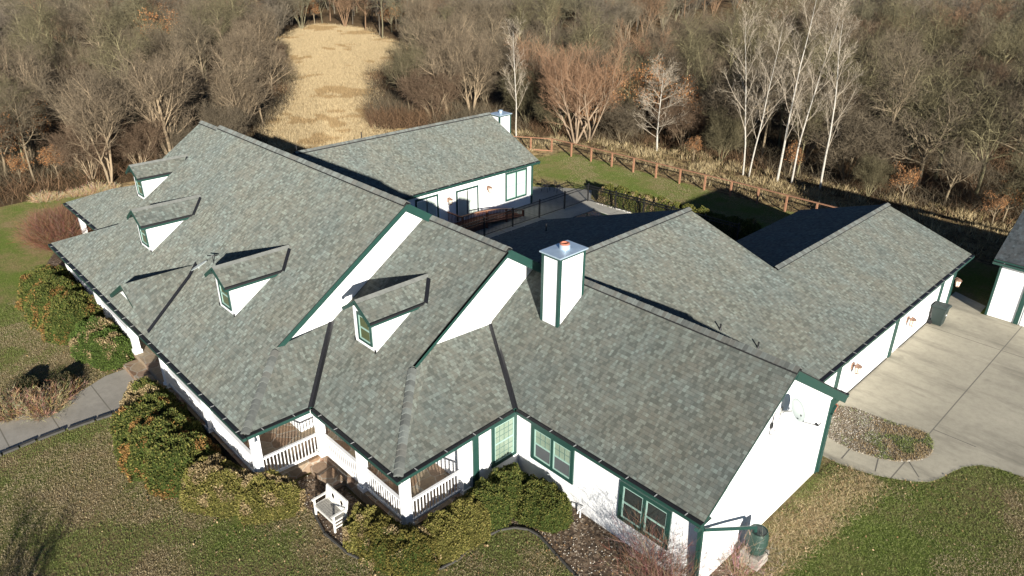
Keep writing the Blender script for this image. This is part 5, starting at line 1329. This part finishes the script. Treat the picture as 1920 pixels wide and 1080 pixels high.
shrub(E_, 'olive green shrub left of the white bench', 'shrub', [(10.55, -9.05, .85, .85, 1.2), (10.95, -8.6, .65, .65, 1.0)], 22000, OLIVE, TANB, .0, .038, seed=6)
shrub(E_, 'olive shrub with dead top right of the white bench', 'shrub', [(14.15, -7.4, .78, .70, 1.12)], 16000, OLIVE, TANB, .30, .034, seed=7)
shrub(E_, 'brownish olive shrub in front of the second porch corner', 'shrub', [(15.0, -7.35, .85, .72, 1.15), (15.85, -7.0, .84, .82, 1.18)], 22000, [(.11, .092, .022), (.135, .115, .027), (.085, .078, .018)], TANB, -.15, .034, seed=8)
shrub(E_, 'olive shrub along the side porch railing', 'shrub', [(15.98, -5.9, .74, .78, 1.16), (15.98, -4.95, .76, .78, 1.18)], 22000, OLIVE, None, 0, .034, seed=9)
shrub(E_, 'dark green shrub below the tall side window', 'shrub', [(15.95, -3.95, .78, .8, 1.22), (15.9, -3.0, .76, .78, 1.26)], 23000, GREEN, None, 0, .034, seed=10)
shrub(E_, 'dark green shrub below the left front double window', 'shrub', [(16.85, -2.7, .86, .80, 1.12), (17.4, -2.6, .68, .7, .95)], 22000, GREEN+[(.085, .085, .018)], None, 0, .034, seed=11)
GH = 'hedge shrubs behind the pool fence'
for i in range(11):
    x = -1.2+1.05*i; y = 22.85+.075*(x+2); hl = ('sunlit leftmost', 'sunlit second', 'sunlit third', 'sunlit fourth', 'sunlit fifth', 'sunlit sixth', 'shaded seventh', 'shaded eighth', 'shaded ninth', 'shaded tenth', 'shaded last')[i]
    shrub('hedge_shrub', hl+' evergreen shrub from the left in the hedge behind the pool fence', 'shrub', [(x, y, .74, .66, 1.2+.1*math.sin(i*2.1))], 6500, GREEN+OLIVE[:2], TANB, -.25, .055, GH, 30+i)
def twig_bush(name, label, x, y, n, L, spread, cols, wd=.006, r0=.3, group=None, fork=3):
    root = thing(name, label, 'shrub', (x, y, 0), group=group); Vs, Fs, Cs = [], [], []
    r = random.Random(int(x*71+y*13))
    def tw(p, d, l, w_, c):
        a = d.cross(Vector((r.uniform(-1, 1), r.uniform(-1, 1), r.uniform(-1, 1)))).normalized(); b = len(Vs); Vs.extend([p-a*w_, p+a*w_, p+d*l+a*w_*.3, p+d*l-a*w_*.3]); Fs.append((b, b+1, b+2, b+3)); Cs.extend([c]*4)
    for i in range(n):
        a = r.uniform(0, 6.28); q = r0*math.sqrt(r.random()); p = Vector((math.cos(a)*q, math.sin(a)*q, -.02)); e = spread*(q/r0)*r.uniform(.6, 1.3)
        d = Vector((math.cos(a)*math.sin(e), math.sin(a)*math.sin(e), math.cos(e))).normalized(); l = L*r.uniform(.55, 1.1); c = tuple(v*r.uniform(.7, 1.3) for v in r.choice(cols))
        for s_ in range(3):
            d = (d+Vector((r.gauss(0, .1), r.gauss(0, .1), r.gauss(0, .06)))).normalized(); tw(p, d, l/3, wd*(1-.25*s_), c); p = p+d*l/3
            for _ in range(fork):
                dd = rot_dir(d, r.uniform(.3, .8), r.uniform(0, 6.28)); tw(p, dd, l*r.uniform(.15, .35), wd*.6, c)
    colmesh('stems', [tuple(v) for v in Vs], Fs, Cs, parent=root); return root
q = gp(118, 462); twig_bush('deciduous_shrub', 'round red brown leafless shrub at the far left porch corner', q.x+.3, q.y+.2, 4600, 2.0, .85, [(.17, .085, .052), (.14, .068, .042), (.21, .12, .075)], .0065, .75)
q = gp(1240, 1110); twig_bush('deciduous_shrub', 'reddish leafless shrub below the right front window', q.x, q.y, 420, 1.95, .78, [(.17, .085, .058), (.13, .07, .05), (.25, .16, .11)], .0055, .45)
q = gp(1385, 1075); twig_bush('deciduous_shrub', 'thin pinkish leafless shrub in front of the rain barrel', q.x, q.y, 150, 1.25, .8, [(.34, .22, .17), (.26, .15, .11), (.42, .32, .25)], .004, .35)
for i, (px, py, n, L, lab) in enumerate(((85, 772, 420, .75, 'dry brown perennial clump nearest the walkway on the left lawn'), (25, 775, 420, .75, 'dry brown perennial clump at the left picture edge by the walkway'), (118, 738, 260, .5, 'small pale dry clump beside the walkway'))):
    q = gp(px, py); twig_bush('dry_perennial', lab, q.x, q.y, n, L, 1.0, [(.26, .18, .10), (.34, .25, .14), (.18, .12, .07)], .010, .5)
for i, (px, py, lab) in enumerate(((52, 728, 'low dark evergreen clump left among the dry perennials'), (122, 722, 'low dark evergreen clump right beside the pale dry clump'))):
    q = gp(px, py); shrub('evergreen_shrub', lab, 'shrub', [(q.x, q.y, .55, .45, .45)], 2500, [(.03, .035, .016), (.05, .05, .022), (.08, .06, .03)], None, 0, .05, seed=60+i)
for i, (px, py, L) in enumerate(((82, 376, .60), (102, 372, .42), (140, 366, .42), (162, 363, .34), (182, 359, .66), (208, 355, .42))):
    q = gp(px, py); twig_bush('ornamental_grass', ('leftmost', 'second from the left', 'third from the left', 'fourth from the left', 'tallest, fifth from the left,', 'rightmost')[i]+' golden dry grass clump before the left wood', q.x, q.y, 420, L, 1.1, [(.46, .35, .19), (.52, .41, .25), (.34, .23, .12)], .009, .5, 'golden grass clumps before the wood', 1)
bpy.context.view_layer.update()
for me in list(bpy.data.meshes):
    if me.users == 0: bpy.data.meshes.remove(me)
